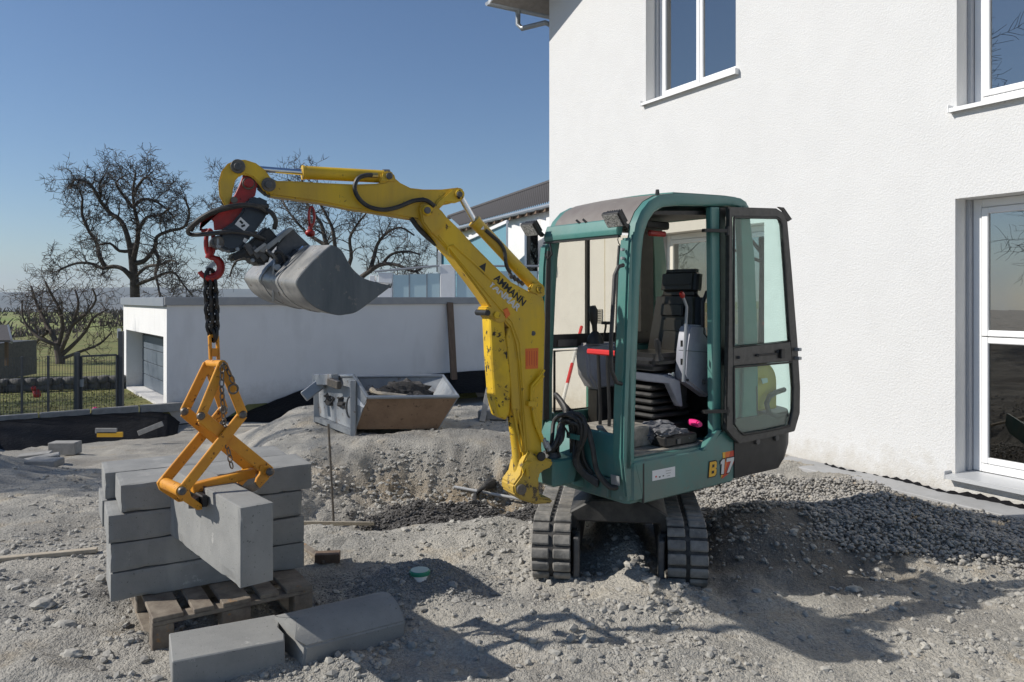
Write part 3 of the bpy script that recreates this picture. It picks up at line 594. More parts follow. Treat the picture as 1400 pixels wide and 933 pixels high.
# counterweight wraps round the tail, outline on the side plane
cwm = MB(); 
cpts = []
def tail(z, rear, grow=.0):
    w_ = CW/2+.02+grow; pts = [m_(.97, CW/2+w_, z)]
    for a in np.linspace(0, math.pi, 15): pts.append(m_(1.42+(rear-1.42)*math.sin(a)**.7, CW/2+w_*math.copysign(abs(math.cos(a))**.8, math.cos(a)), z))
    pts.append(m_(.97, CW/2-w_, z))
    return pts
levels = [(.585, 1.56), (.63, 1.70), (.73, 1.79), (.93, 1.81), (.965, 1.78)]
rings = [tail(z, r) for z, r in levels]; vs = [p for r in rings for p in r]; n = 17
fs = [(k*n+i, k*n+i+1, (k+1)*n+i+1, (k+1)*n+i) for k in range(len(rings)-1) for i in range(n-1)]+[tuple(range(n))[::-1], tuple(range((len(rings)-1)*n, len(rings)*n))]+[((k+1)*n-1, k*n, (k+1)*n, (k+2)*n-1) for k in range(len(rings)-1)]
cwm.add(vs, fs); cwo = part('counterweight', cwm, 'black', ex, label='black tail counterweight')
for px in (1036, 1062): 
    t = SP.t(px, .03); part('bolt', MB().cyl(m_(t, -.035, .80), m_(t, -.01, .80), .022, 10), 'dkgrey', cwo)
# teal wedge between sill and counterweight + sill top + step
sk_ = MB(); sk_.ext([sp(868, 634, -.012), sp(963, 615, -.012), sp(985, 592, -.012), sp(996, 590, -.012), sp(1024, 617, -.012), sp(1001, 659, -.012), sp(880, 689, -.012)], VV*.06)
part('side_skirt', sk_, 'teal', ex, bevel=.008)
wd = MB(); wd.ext([sp(960, 616, -.016), sp(981, 588, -.016), sp(988, 588, -.016), sp(968, 616, -.016)], VV*.05); part('sill_wedge', wd, 'teal', ex, bevel=.004)
part('seam', MB().ext([sp(879, 634, -.013), sp(881, 634, -.013), sp(881, 688, -.013), sp(879, 688, -.013)], VV*.006), 'black', ex)
fl = MB(); mbox(.03, .80, .05, CW-.05, .815, .832, fl); part('cab_floor', fl, 'dust', ex)
# cab frame
def off(pts, d): return pts
outer = [(852, 641), (853, 600), (857, 500), (862, 400), (867, 330), (871, 306), (878, 289), (889, 275), (903, 267), (930, 264.5), (965, 266.5), (1000, 269), (1014, 271), (1022, 276), (1025, 283)]
inner = [(869, 641), (869, 600), (872, 500), (876, 400), (879, 345), (882, 320), (888, 302), (896, 290), (908, 283), (932, 281), (965, 281.5), (1000, 282), (1010, 283), (1013, 284), (1015, 287)]
hinge_v = .0
for v, nm in ((0, 'cab_side_frame'), (CW-.07, 'cab_side_frame')):
    O = [sp(*p) for p in outer]; I = [sp(*p) for p in inner]
    sh = VV*v; f = MB(); k = len(O); T7 = VV*.07
    # rounded rectangular section swept along outer/inner curves
    O = [p+sh for p in O]; I = [p+sh for p in I]
    rows = []
    for o_, i_ in zip(O, I):
        d = (i_-o_); c = [o_+d*.22, o_+T7*.16, o_+T7*.84, o_+d*.22+T7, i_-d*.15+T7, i_+T7*.84, i_+T7*.16, i_-d*.15]
        c[0] = o_+d*.25; rows.append(c)
    vs = [p for r in rows for p in r]; q = 8
    fs = [(a*q+b_, a*q+(b_+1) % q, (a+1)*q+(b_+1) % q, (a+1)*q+b_) for a in range(k-1) for b_ in range(q)]+[tuple(range(q))[::-1], tuple((k-1)*q+b_ for b_ in range(q))]
    f.add(vs, fs); fo = part(nm, f, 'teal', ex, ang=50)
# the pillar's broader front leg: flares towards the bottom
pf = MB(); pf.ext([sp(838, 605, .0)*0+m_(-.075, 0, .80), m_(-.045, 0, 1.3), m_(.0, 0, 1.62), m_(.02, 0, 1.62), m_(.04, 0, .80)], VV*.05)
# rear posts
pp = MB(); pp.ext([sp(1012, 281), sp(1024, 281), sp(1032, 350), sp(1036, 450), sp(1037, 540), sp(1036, 600), sp(1012, 612), sp(1016, 540), sp(1017, 450), sp(1015, 350)], VV*.05)
part('rear_corner_post', pp, 'teal', ex, bevel=.006)
pp = MB(); pp.ext([p+VV*(CW-.05) for p in [sp(1012, 281), sp(1024, 281), sp(1032, 350), sp(1036, 450), sp(1037, 540), sp(1036, 600), sp(1012, 612), sp(1016, 540), sp(1017, 450), sp(1015, 350)]], VV*.05)
part('rear_corner_post', pp, 'teal', ex, bevel=.006)
dj = MB(); dj.ext([sp(972, 283), sp(984, 283), sp(985, 400), sp(986, 520), sp(986, 595), sp(975, 600), sp(974, 450)], VV*.045); part('door_post', dj, 'teal', ex, bevel=.006)
dj = MB(); dj.ext([sp(984.5, 284, .01), sp(992, 284, .01), sp(993, 520, .01), sp(990, 596, .01), sp(986, 596, .01)], VV*.03); part('door_post_seal', dj, 'black', ex)
# rear lower quarter panel behind the door
rq = MB(); rq.ext([sp(985, 470, .02), sp(1012, 470, .02), sp(1014, 600, .02), sp(985, 600, .02)], VV*.03); part('rear_quarter_panel', rq, 'teal', ex)
# front: lower nose, header rail, right pillar
nose = MB(); nose.ext([m_(-.015, .02, .70), m_(-.02, .02, .86), m_(.015, .02, .955), m_(.04, .02, .955), m_(.04, .02, .70)], VV*(CW-.04)); part('front_panel', nose, 'teal', ex, bevel=.01)
fp = MB(); fp.ext([m_(-.005, .0, .60), m_(-.035, .0, .84), m_(-.03, .0, 1.10), m_(.012, .0, 1.95), m_(.03, 0, 2.1), m_(.06, .0, 2.1), m_(.045, .0, 1.4), m_(.05, .0, .60)], VV*.085); part('front_corner_post', fp, 'teal', ex, bevel=.012, seg=2)
fp = MB(); fp.ext([p+VV*(CW-.07) for p in [m_(.0, .0, .60), m_(-.02, .0, .84), m_(-.015, .0, 1.10), m_(.012, .0, 1.95), m_(.03, 0, 2.1), m_(.06, .0, 2.1), m_(.045, .0, 1.4), m_(.05, .0, .60)]], VV*.07); part('front_corner_post', fp, 'teal', ex, bevel=.012, seg=2)
zh = SP(864, 318).z; zt = SP(866, 300).z
hd = MB(); hd.ext([m_(.008, .08, zh-.012), m_(.002, .08, zh+.02), m_(.03, .08, zt+.012), m_(.055, .08, zt+.012), m_(.05, .08, zh-.012)], VV*(CW-.15)); part('windscreen_header', hd, 'teal', ex, bevel=.006)
sl2 = MB(); mbox(.012, .035, .08, CW-.06, zh-.024, zh-.013, sl2); part('header_seal', sl2, 'black', ex)
for v in (.088, CW-.085):
    part('windscreen_seal', MB().ext([m_(-.01, v, .96), m_(.02, v, 1.95), m_(.03, v, zh-.07), m_(.055, v, zh-.07), m_(.04, v, .96)], VV*.012), 'black', ex)
# domed roof hatch and roof skin following the side rails
idx = [5, 6, 7, 8, 9]; prof = [sp(*outer[i]) for i in range(5, 14)]
Lf = [p+VV*.062-Z3*.006+U*.006 for p in prof]; Rt = [p+VV*(CW-.062)-Z3*.006+U*.006 for p in prof]
def arch(P0, P1, h, n=9): return [P0.lerp(P1, k/(n-1))+Z3*h*math.sin(math.pi*k/(n-1)) for k in range(n)]
rows = [arch(a, b_, .012) for a, b_ in zip(Lf, Rt)]
def sheet(rows):
    q = len(rows[0]); mb = MB(); mb.add([p for r in rows for p in r], [(a*q+b_, a*q+b_+1, (a+1)*q+b_+1, (a+1)*q+b_) for a in range(len(rows)-1) for b_ in range(q-1)]); return mb
part('roof_hatch', sheet(rows[0:5]), 'smoke', ex, solid=-.012, label='smoked curved roof hatch')
part('roof_panel', sheet(rows[4:]), 'teal', ex, solid=-.02)
rl = MB(); rl.ext([m_(1.07, .03, 2.30), m_(1.12, .03, 2.30), m_(1.10, .03, 2.41), m_(1.05, .03, 2.42)], VV*(CW-.06)); part('rear_header', rl, 'teal', ex, bevel=.01)
for px in (904, 1005): t = SP.t(px); part('roof_bolt', MB().tube([m_(t, .03, 2.37), m_(t, .03, 2.40)], [.014, .010], 8), 'black', ex)
hl = MB(); hl.ext([m_(.20, .07, 2.25), m_(1.05, .07, 2.30), m_(1.05, .07, 2.33), m_(.20, .07, 2.27)], VV*(CW-.14)); part('headliner', hl, 'black', ex)
# raised front window stored under the roof with struts
part('front_window_stay', MB().cyl(m_(.05, .09, 2.02), m_(.26, .10, 2.27), .008, 8), 'galv', ex)
part('wiper_motor', MB().box(m_(.55, .30, 2.22), (.22, .10, .05), U, VV).bar(m_(.35, .2, 2.27), m_(.7, .36, 2.2), .02, .02), 'black', ex, bevel=.01)
lt = MB(); lt.box(m_(.50, .22, 2.16), (.16, .03, .035), U, VV); part('red_latch_grip', lt, 'red', ex, bevel=.01)
part('wire', MB().tube([m_(.18+.05*math.cos(a)*2, .15, 2.1+.06*math.sin(a)) for a in np.linspace(2.4, 6.6, 12)], .003, 5), 'black', ex)
# right-hand side of the cab: rail, lower panel with a window, upper panes
RVv = CW-.05
zr = 1.475
part('side_rail', mbox(.05, 1.08, RVv, CW, zr-.06, zr+.02), 'teal', ex, bevel=.006)
part('rail_trim', mbox(.05, 1.05, RVv-.012, RVv-.002, zr-.05, zr+.035), 'black', ex)
lw = MB()
mbox(.05, .10, RVv, CW, .8, zr-.061, lw); mbox(.44, 1.08, RVv, CW, .8, zr-.061, lw); mbox(.101, .439, RVv, CW, .8, .99, lw)
part('side_panel', lw, 'teal', ex, bevel=.006)
part('window_gasket', MB().tube([m_(.11, RVv-.005, 1.0), m_(.43, RVv-.005, 1.0), m_(.43, RVv-.005, 1.40), m_(.11, RVv-.005, 1.40), m_(.11, RVv-.005, 1.0)], .009, 6), 'black', ex)
part('side_window', mbox(.105, .435, CW-.03, CW-.025, .995, zr-.065), 'clearglass', ex, smooth=False)
part('side_window', mbox(.06, .60, CW-.03, CW-.025, zr+.021, 2.20), 'clearglass', ex, smooth=False)
part('side_window', mbox(.58, 1.05, CW-.045, CW-.040, zr+.021, 2.20), 'clearglass', ex, smooth=False)
part('window_divider', mbox(.405, .43, CW-.055, CW-.03, zr+.02, 2.24), 'black', ex)
part('window_divider', mbox(.93, 1.06, CW-.06, CW-.01, zr+.02, 2.26), 'black', ex)
part('side_top_rail', mbox(.24, 1.06, CW-.06, CW-.012, 2.22, 2.29), 'black', ex)
part('vent_grille', mbox(.13, .30, RVv-.02, RVv-.012, 1.43, 1.475), 'dkgrey', ex)
# rear wall of the cab
rw = MB(); mbox(1.04, 1.09, .05, CW-.05, .82, 1.45, rw); part('rear_bulkhead', rw, 'black', ex)
part('rear_window', mbox(1.06, 1.066, .05, CW-.05, 1.46, 2.31), 'clearglass', ex, smooth=False)
# left front grab handle
hp = [m_(-.005, .02, 1.94), m_(-.045, .02, 1.93), m_(-.075, .02, 1.88), m_(-.105, .02, 1.5), m_(-.10, .02, 1.34), m_(-.06, .02, 1.27), m_(-.02, .02, 1.26)]
part('grab_handle', MB().tube(hp, .012, 10), 'blackrub', ex)
for z in (1.98, 2.03): part('pillar_screw', MB().cyl(m_(-.012+.0, .03, z), m_(.01, .03, z), .009, 8), 'galv', ex)
part('mirror_hook', MB().tube([m_(.01, CW-.13, 2.1), m_(0, CW-.16, 2.03), m_(.0, CW-.11, 2.0), m_(.0, CW-.09, 2.04)], .006, 6), 'black', ex)
# work lights on the front corners
for (v, du) in ((.03, 0), (CW-.03, 0)):
    c0 = m_(-.07, v, 2.20); a = (U*1+Z3*-.45).normalized(); up = (Z3+U*.45).normalized(); ax = (-U-Z3*.75).normalized(); w_ = VV; h_ = ax.cross(w_).normalized()
    lb = MB(); lb.box(c0, (.14, .095, .03), w_, h_, ax); wo = part('work_light', lb, 'black', ex, bevel=.006)
    part('lens', MB().box(c0+ax*.017, (.12, .078, .004), w_, h_, ax), 'led', wo)
    for k in range(7): part('cooling_fin', MB().box(c0-ax*.025+w_*(-.055+.018*k), (.005, .08, .022), w_, h_, ax), 'black', wo)
    part('bracket', MB().bar(c0-ax*.03, m_(.03, v, 2.16), .03, .02), 'black', wo)
# hatch handle marks on the visor
for v in (.36, .42): part('hatch_catch', MB().bar(m_(.045, v, 2.20), m_(.02, v+.03, 2.235), .018, .014), 'blackrub', ex)
part('hatch_plate', MB().box(m_(.035, .40, 2.185), (.01, .12, .05), U, VV), 'teal', ex)

# the open door folded back along the side
door = bpy.data.objects.new('door', None); C.objects.link(door); door.parent = ex; door.location = m_(.7, -.05, 1.5)-wl(ex); door['label'] = 'open cab door with two green-tinted panes in a black frame'
DV = -.055
def dpx(px, py, k=0): return sp(px, py, DV-k)
def frame_poly(out, inn_, th, name, m, parent, **k):
    mb = MB(); n = len(out); A = [dpx(*p) for p in out]; B = [dpx(*p) for p in inn_]; t = VV*th
    vs = A+B+[p+t for p in A]+[p+t for p in B]
    fs = []
    for i in range(n):
        j = (i+1) % n; fs += [(i, j, n+j, n+i), (2*n+i, 3*n+i, 3*n+j, 2*n+j), (i, 2*n+i, 2*n+j, j), (n+i, n+j, 3*n+j, 3*n+i)]
    mb.add(vs, fs); return part(name, mb, m, parent, **k)
dout = [(997, 283), (1062, 285), (1070, 290), (1077, 303), (1083, 370), (1091, 470), (1094.5, 530), (1094, 565), (1087, 590), (1050, 599), (1011, 607), (1002, 599), (993, 588), (996, 440)]
dinn = [(1002, 296), (1062, 297), (1067, 300), (1070, 308), (1074.5, 370), (1081, 470), (1085.5, 530), (1085, 560), (1080, 583), (1050, 590), (1016, 595.5), (1009, 590), (1003, 581), (1003, 440)]
frame_poly(dout, dinn, .03, 'door_frame', 'frame', door, bevel=.005, seg=2)
rail = MB(); rail.ext([dpx(1002.5, 475.5, .003), dpx(1081, 467, .003), dpx(1083.5, 494, .003), dpx(1002.5, 501, .003)], VV*.034); mr = part('middle_rail', rail, 'frame', door, bevel=.005)
for p in ((1010, 489), (1036, 486), (1063, 481), (1068, 487)):
    part('rail_fitting', MB().cyl(dpx(*p, .014), dpx(*p), .010, 8), 'black', mr)
part('latch', MB().box(dpx(1069, 484, .012), (.045, .025, .06), U, VV), 'black', mr, bevel=.004)
part('latch_rod', MB().cyl(dpx(1034, 486.5, .012), dpx(1062, 484, .012), .006, 8), 'black', mr)
gsk = MB(); gl = [dpx(*p, .002) for p in [(1003.5, 297.5), (1061, 298.5), (1066, 301), (1069, 309), (1080, 466), (1003.5, 474), (1003.5, 297.5)]]; gsk.tube(gl, .007, 6); part('pane_seal', gsk, 'blackrub', door)
gsk = MB(); gl = [dpx(*p, .002) for p in [(1003.5, 502.5), (1082, 495.5), (1084.5, 530), (1084, 560), (1079, 582), (1050, 589), (1017, 594), (1010, 589), (1004, 580), (1003.5, 502.5)]]; gsk.tube(gl, .007, 6); part('pane_seal', gsk, 'blackrub', door)
part('upper_pane', MB().ext([dpx(*p, -.012) for p in [(1000, 294), (1064, 296), (1070, 302), (1073, 330), (1082, 469), (1000, 478)]], VV*.005), 'cabglass', door, smooth=False)
part('lower_pane', MB().ext([dpx(*p, -.012) for p in [(1000, 499), (1084, 492), (1087, 530), (1086, 560), (1081, 585), (1014, 598), (1001, 582)]], VV*.005), 'cabglass', door, smooth=False)
dh = MB(); 
for py in (478, 490): dh.box(dpx(1090, py, .01), (.035, .05, .022), U, VV)
part('door_catch', dh, 'galv', door, bevel=.003)
for py in (316, 562): part('hinge', MB().cyl(dpx(994, py-6, -.01), dpx(994, py+6, -.01), .014, 10).bar(m_(.68, 0.0, dpx(990, py).z), dpx(996, py, -.01), .03, .02), 'black', door)
part('door_edge_tab', MB().ext([dpx(*p, -.01) for p in [(1064, 283), (1071, 289), (1069, 292), (1078, 303), (1083, 300), (1072, 284)]], VV*.012), 'black', door)

# engine hood and tail tank
def hood(u0, u1, v0, v1, z0, z1, name, m, r=.1):
    mb = MB(); pts = []
    for a in np.linspace(0, math.pi/2, 7): pts.append(m_(u1-r+r*math.sin(a)*1.0, v0, z1-r+r*math.cos(a)))
    pts = [m_(u0, v0, z0), m_(u0, v0, z1-r)]+[m_(u0+r-r*math.cos(a), v0, z1-r+r*math.sin(a)) for a in np.linspace(.2, math.pi/2, 6)]+pts[0:]+[m_(u1, v0, z0)]
    mb.ext(pts, VV*(v1-v0)); return part(name, mb, m, ex, bevel=.01)
hood(1.10, 1.42, .05, .77, .98, 1.22, 'engine_hood', 'teal')
yh = hood(1.15, 1.50, .02, .24, .985, 1.31, 'tail_tank_cover', 'yellow', .14)
part('tail_hoop', MB().tube([sp(1072, 533, .01), sp(1060, 537, -.01), sp(1052, 542, -.02), sp(1048, 552, -.02), sp(1051, 564, -.02), sp(1060, 569, -.01), sp(1076, 567, .01)], .018, 10), 'blackrub', ex)
part('tail_cover_slot', MB().ext([sp(1034, 528, -.003), sp(1035.5, 528, -.003), sp(1036.5, 566, -.003), sp(1035, 566, -.003)], VV*.006), 'black', ex)
part('tail_tank_emblem', MB().ext([sp(1041, 518, -.004), sp(1049, 517, -.004), sp(1050, 523, -.004), sp(1043, 525, -.004)], VV*.004), 'white', ex)

# seat
su, sv = .95, .42
seat = bpy.data.objects.new('seat', None); C.objects.link(seat); seat.parent = ex; seat.location = m_(.8, sv, 1.2)-wl(ex)
def cushion(name, c, sz, X, Y, Zd, m='seat', bev=.03, parent=None, taper=1): return part(name, MB().box(c, sz, X, Y, Zd, taper=taper), m, parent or seat, bevel=bev, seg=3)
bk = (Z3+U*.12).normalized(); bx_ = bk.cross(VV)
cushion('headrest', m_(.97, sv, 1.86), (.10, .33, .18), bx_, VV, bk, bev=.035)
part('headrest_crease', MB().box(m_(.915, sv, 1.845), (.01, .24, .006), bx_, VV, bk), 'black', seat)
cushion('backrest', m_(.93, sv, 1.57), (.13, .50, .48), bx_, VV, bk, bev=.055, taper=.82)
for k in range(3): cushion('backrest_pad', m_(.872, sv, 1.46+.105*k), (.02, .20, .09), bx_, VV, bk, bev=.012)
cushion('seat_cushion', m_(.68, sv, 1.34), (.46, .44, .11), U, VV, Z3, bev=.045)
part('seat_shell', MB().ext([m_(.44, sv-.21, 1.26), m_(.92, sv-.21, 1.26), m_(.90, sv-.21, 1.20), m_(.50, sv-.21, 1.23)], VV*.42), 'grey', seat, bevel=.008)
part('seat_knob', MB().cyl(m_(.60, sv-.215, 1.265), m_(.60, sv-.245, 1.265), .014, 10), 'chrome', seat)
for k in range(5): part('bellows_fold', MB().box(m_(.68, sv, 1.17-.045*k), (.36, .30+.01*k, .028), U, VV), 'blackrub', seat, bevel=.012)
part('seat_base', mbox(.45, .95, .2, .64, .83, .95), 'black', seat, bevel=.01)
part('armrest_hoop', MB().tube([m_(.98, .14, 1.80), m_(.88, .13, 1.79), m_(.84, .13, 1.72), m_(.84, .13, 1.52), m_(.90, .13, 1.47), m_(.99, .14, 1.46)], .013, 8), 'black', ex)
# left console, light grey, with safety lever
lc = MB(); A = [sp(942, 449, .12), sp(945, 444, .12), sp(966, 445, .12), sp(971, 480, .12), sp(974, 530, .12), sp(970, 545, .12), sp(948, 529, .12), sp(938, 522, .12), sp(936, 512, .12), sp(938, 478, .12)]
lc.ext(A, VV*.09); con = part('left_console', lc, 'grey', ex, bevel=.015, seg=3)
part('console_seam', MB().bar(sp(928, 479, .118), sp(970, 482, .118), .003, .004), 'dkgrey', con)
for p in ((940, 520, .010), (961, 522, .016)): part('console_hole', MB().cyl(sp(p[0], p[1], .115), sp(p[0], p[1], .121), p[2], 12), 'black', con)
for p in ((932, 470), (932, 495)): part('console_mark', MB().box(sp(*p, .117), (.02, .003, .04), U, VV), 'black', con)
lv = part('safety_lever', MB().tube([sp(934, 522, .09), sp(938, 440, .09), sp(939, 420, .09), sp(933, 404, .09)], .009, 8), 'galv', ex)
part('lever_knob', MB().tube([sp(934, 407, .09), sp(933, 404, .09), sp(931, 400, .09)], [.012, .018, .012], 10), 'red', lv)
part('console_arm', MB().ext([sp(865, 508, .17), sp(905, 513, .17), sp(930, 520, .17), sp(934, 556, .17), sp(929, 556, .17), sp(915, 525, .17), sp(885, 522, .17), sp(865, 518, .17)], VV*.05), 'grey', ex, bevel=.006)
part('console_post', MB().ext([sp(924, 520, .2), sp(940, 524, .2), sp(938, 558, .2), sp(930, 560, .2)], VV*.04), 'black', ex)
part('left_joystick', MB().tube([m_(.50, .20, 1.36), m_(.49, .20, 1.40), m_(.49, .20, 1.42), m_(.48, .20, 1.47), m_(.47, .20, 1.49)], [.03, .014, .018, .022, .014], 10), 'black', ex)
part('cab_floor_box', mbox(.12, .42, .18, .50, .833, .96), 'dust', ex, bevel=.01, label='dusty grey steel box on the cab floor')
# right console with joystick and travel levers
rc = MB(); rc.ext([m_(.36, .62, 1.14), m_(.29, .62, 1.24), m_(.27, .62, 1.38), m_(.30, .62, 1.45), m_(.58, .62, 1.45), m_(.60, .62, 1.36), m_(.56, .62, 1.14)], VV*.13); part('right_console', rc, 'grey', ex, bevel=.02, seg=3)
part('console_pedestal', mbox(.38, .56, .63, .74, .832, 1.15), 'black', ex, bevel=.01)
part('joystick_boot', MB().tube([m_(.34, .62, 1.45), m_(.34, .62, 1.50), m_(.34, .62, 1.53)], [.06, .045, .02], 12), 'black', ex)
part('right_joystick', MB().tube([m_(.34, .62, 1.51), m_(.335, .62, 1.57), m_(.33, .62, 1.60), m_(.325, .62, 1.67), m_(.32, .62, 1.70)], [.016, .018, .026, .030, .018], 12), 'black', ex)
part('blade_lever', MB().tube([m_(.45, .66, 1.45), m_(.42, .60, 1.56), m_(.42, .60, 1.58)], [.007, .007, .007], 6).box(m_(.42, .60, 1.585), (.03, .055, .02), U, VV), 'black', ex)
for v in (.30, .38):
    tl = part('travel_lever', MB().tube([m_(.17, v+.02, .83), m_(.16, v, 1.05), m_(.14, v, 1.40)], .011, 8), 'black', ex)
part('travel_grip', MB().box(m_(.135, .34, 1.415), (.03, .26, .034), U, VV), 'redplain', ex, bevel=.008)
for k in range(3): part('pedal', MB().box(m_(.10+.0*k, .25+.16*k, .88), (.12, .08, .02), (U+Z3*.4).normalized(), VV, (Z3-U*.4).normalized()), 'dkgrey', ex, bevel=.004)

# stickers and lettering
lx = U; lz = Z3
part('service_sticker', MB().ext([sp(892, 644, -.0135), sp(923, 638, -.0135), sp(923, 652, -.0135), sp(892, 658, -.0135)], VV*.002), 'white', ex, smooth=False)
for k in range(3): part('sticker_dot', MB().box(sp(897+5*k, 652-k*.6+(k % 2), -.0142), (.012, .001, .010-.002*k), U, VV), 'redprint' if k == 0 else 'blk', ex, smooth=False)
for k in range(3): part('sticker_line', MB().box(sp(914, 643.5+3.6*k, -.0142), (.05-.012*k, .001, .002), U, VV), 'dkgrey', ex, smooth=False)
st = [("yelprint", [(988, 619), (1005, 616), (996, 639), (985, 655), (989, 640)]), ("orangest", [(992, 618.5), (1006, 616), (998, 636), (987, 655), (991, 640)]), ("redprint", [(999, 617), (1006.5, 615.5), (1004, 631), (996, 648), (987, 655), (993, 640)])]
for i, (mm_, pts) in enumerate(st): part('swoosh_stripe', MB().ext([sp(x_, y_, -.0135-.0006*(i+1)) for x_, y_ in pts], VV*.0012), mm_, ex, smooth=False)
def glyph(outs, holes, px, colr, k=1.0):
    og = sp(px, 652-(px-966)*.24, 0); nn = -VV
    def P(x_, y_, d): return og+U*(x_+y_*.12)*.001+Z3*y_*.001+nn*d
    big = outs[0]; cx = sum(p[0] for p in big)/len(big); cy = sum(p[1] for p in big)/len(big)
    def grow(p, g): return (p[0]+math.copysign(g, p[0]-cx), p[1]+math.copysign(g, p[1]-cy))
    part('lettering', MB().ext([P(*grow(p, 6), .0165) for p in big], VV*.001), 'blk', ex, smooth=False)
    part('lettering', MB().ext([P(*p, .018) for p in big], VV*.001), colr, ex, smooth=False)
    for h_ in holes: part('lettering', MB().ext([P(*p, .0190) for p in h_], VV*.0006), 'blk', ex, smooth=False)
glyph([[(0, 0), (58, 0), (72, 12), (72, 38), (62, 46), (70, 54), (70, 80), (58, 92), (0, 92)]], [[(24, 18), (48, 18), (48, 36), (24, 36)], [(24, 56), (46, 56), (46, 74), (24, 74)]], 966, 'yelprint')
glyph([[(10, 0), (36, 0), (36, 92), (14, 92), (-4, 78), (-4, 62), (10, 66)]], [], 981.5, 'whiteprint')
glyph([[(12, 0), (38, 0), (76, 72), (76, 92), (0, 92), (0, 70), (46, 70)]], [], 989, 'whiteprint')
part('number_plate', MB().ext([sp(834, 634)*0+m_(-.046, .012, .735), m_(-.046, .08, .735), m_(-.041, .08, .68), m_(-.041, .012, .68)], -U*.002), 'galv', ex)

# boom bracket
bw = MB(); bw.box(m_(-.14, .43, .72), (.26, .20, .16), U, VV); part('swing_post', bw, 'teal', ex, bevel=.012)
bw = MB(); bw.ext([m_(-.02, .33, .60), m_(-.12, .33, .635), m_(-.06, .33, .86), m_(-.02, .33, .92)], VV*.24); part('swing_post_rib', bw, 'teal', ex, bevel=.008)
part('swing_pin_cap', MB().tube([m_(-.2, .43, .80), m_(-.2, .43, .83)], [.06, .05], 16), 'dkgrey', ex)
part('tie_down_loop', MB().tube([m_(-.19, .38, .82), m_(-.2, .36, .93), m_(-.17, .35, .99), m_(-.14, .33, .93)], .008, 6), 'black', ex)
part('lower_front_grille', mbox(-.03, .0, .12, .38, .585, .70), 'tealdirty', ex, bevel=.004)

# ---- boom, dipper and attachments in their own (slewed) vertical plane
BP = VP((.15, 4.46), (-.898, -.44)); BN = BP.N
def bp(px, py, off=0): return BP(px, py, off)
def plate(name, pts, w, off, m, parent=ex, bevel=.008, seg=2, **k):     # outline on the near face at +off, pushed back by w
    return part(name, MB().ext([bp(x_, y_, off) for x_, y_ in pts], -BN*w), m, parent, bevel=bevel, seg=seg, **k)
def pin(px, py, r, o0, o1, m='dkgrey', name='pin', parent=ex, n=16): return part(name, MB().tube([bp(px, py, o0)+BN*(o1-o0), bp(px, py, o0)], r, n), m, parent, bevel=.002)
boom = plate('boom', [(583, 281), (590, 279), (600, 286), (625, 310), (650, 337), (675, 362), (700, 386), (722, 398), (738, 402), (745, 410), (746, 440), (744.5, 500), (743, 560), (741, 612), (743, 632), (737, 640), (724, 640), (717, 630), (714, 600), (712, 555), (708, 500), (704, 470), (697, 448), (686, 436), (672, 424), (662, 408), (645, 385), (618, 350), (597, 327), (580, 311), (573, 299), (575, 287)], .12, .06, 'yellow', bevel=.01)
# raised gusset and seam along the near face
part('boom_gusset', MB().tube([bp(614, 349, .062), bp(612, 338, .062), bp(620, 335, .062), bp(650, 362, .062), bp(690, 400, .062)], .006, 6), 'yellow', boom)
part('boom_seam', MB().tube([bp(600, 322, .062), bp(640, 370, .062), bp(672, 408, .062), bp(700, 440, .062), bp(711, 470, .062), bp(717, 560, .062), bp(722, 620, .062)], .005, 6), 'yellow', boom)
ear = plate('boom_ear', [(574, 283), (580, 277), (589, 276), (596, 281), (605, 289), (612, 298), (608, 312), (590, 320), (578, 304)], .025, .085, 'yellow'); plate('boom_ear', [(574, 283), (580, 277), (589, 276), (596, 281), (605, 289), (612, 298), (608, 312), (590, 320), (578, 304)], .025, -.06, 'yellow')
pin(584, 288, .028, .085, .10, 'yelworn'); pin(584, 288, .018, .10, .112, 'dkgrey')
# arm (dipper)
dip = plate('dipper_arm', [(366, 247), (400, 247.5), (440, 250), (485, 252), (515, 251), (528, 248), (534, 243), (540, 243), (548, 250), (562, 257), (580, 259), (605, 259), (622, 257), (629, 260), (622, 277), (612, 279), (600, 281), (592, 296), (575, 301), (560, 299), (520, 292), (480, 286), (440, 278), (400, 272), (368, 268), (360, 258)], .09, .045, 'yellow', bevel=.01)
plate('arm_ear', [(598, 275), (618, 258), (628, 256), (635, 260), (636, 269), (631, 275), (622, 278), (610, 277), (600, 287), (594, 283)], .02, .062, 'yellow'); plate('arm_ear', [(598, 275), (618, 258), (628, 256), (635, 260), (636, 269), (631, 275), (622, 278), (610, 277), (600, 287), (594, 283)], .02, -.04, 'yellow')
pin(628, 266, .026, .062, .075, 'yelworn'); pin(628, 266, .016, .075, .085)
plate('cylinder_bracket', [(518, 250), (522, 236), (532, 233), (539, 237), (543, 250)], .02, .05, 'yellow'); plate('cylinder_bracket', [(518, 250), (522, 236), (532, 233), (539, 237), (543, 250)], .02, -.03, 'yellow')
def cyl(name, a, b, r, rod_to, rr, off=0, m='yellow', parent=ex):
    A = bp(*a, off); B = bp(*b, off); Rr = bp(*rod_to, off)
    c_ = part(name, MB().tube([A, A.lerp(B, .97), A.lerp(B, .975), B], [r, r, r*1.1, r*1.1], 20), m, parent)
    part('rod', MB().cyl(B, Rr, rr, 14), 'chrome', c_); return c_
bc = cyl('bucket_cylinder', (527, 242), (413, 236), .034, (352, 231), .015)
part('cylinder_collar', MB().cyl(bp(524, 242), bp(532, 242), .040, 16), 'dkgrey', bc)
part('rod_reflection', MB().bar(bp(414, 232.5, .0)+Z3*.0, bp(363, 229.5, .0), .012, .004), 'bluereflect', bc)  # sky reflection on top of the chrome rod, put on as a blue strip
pin(532, 241, .018, .055, .065)
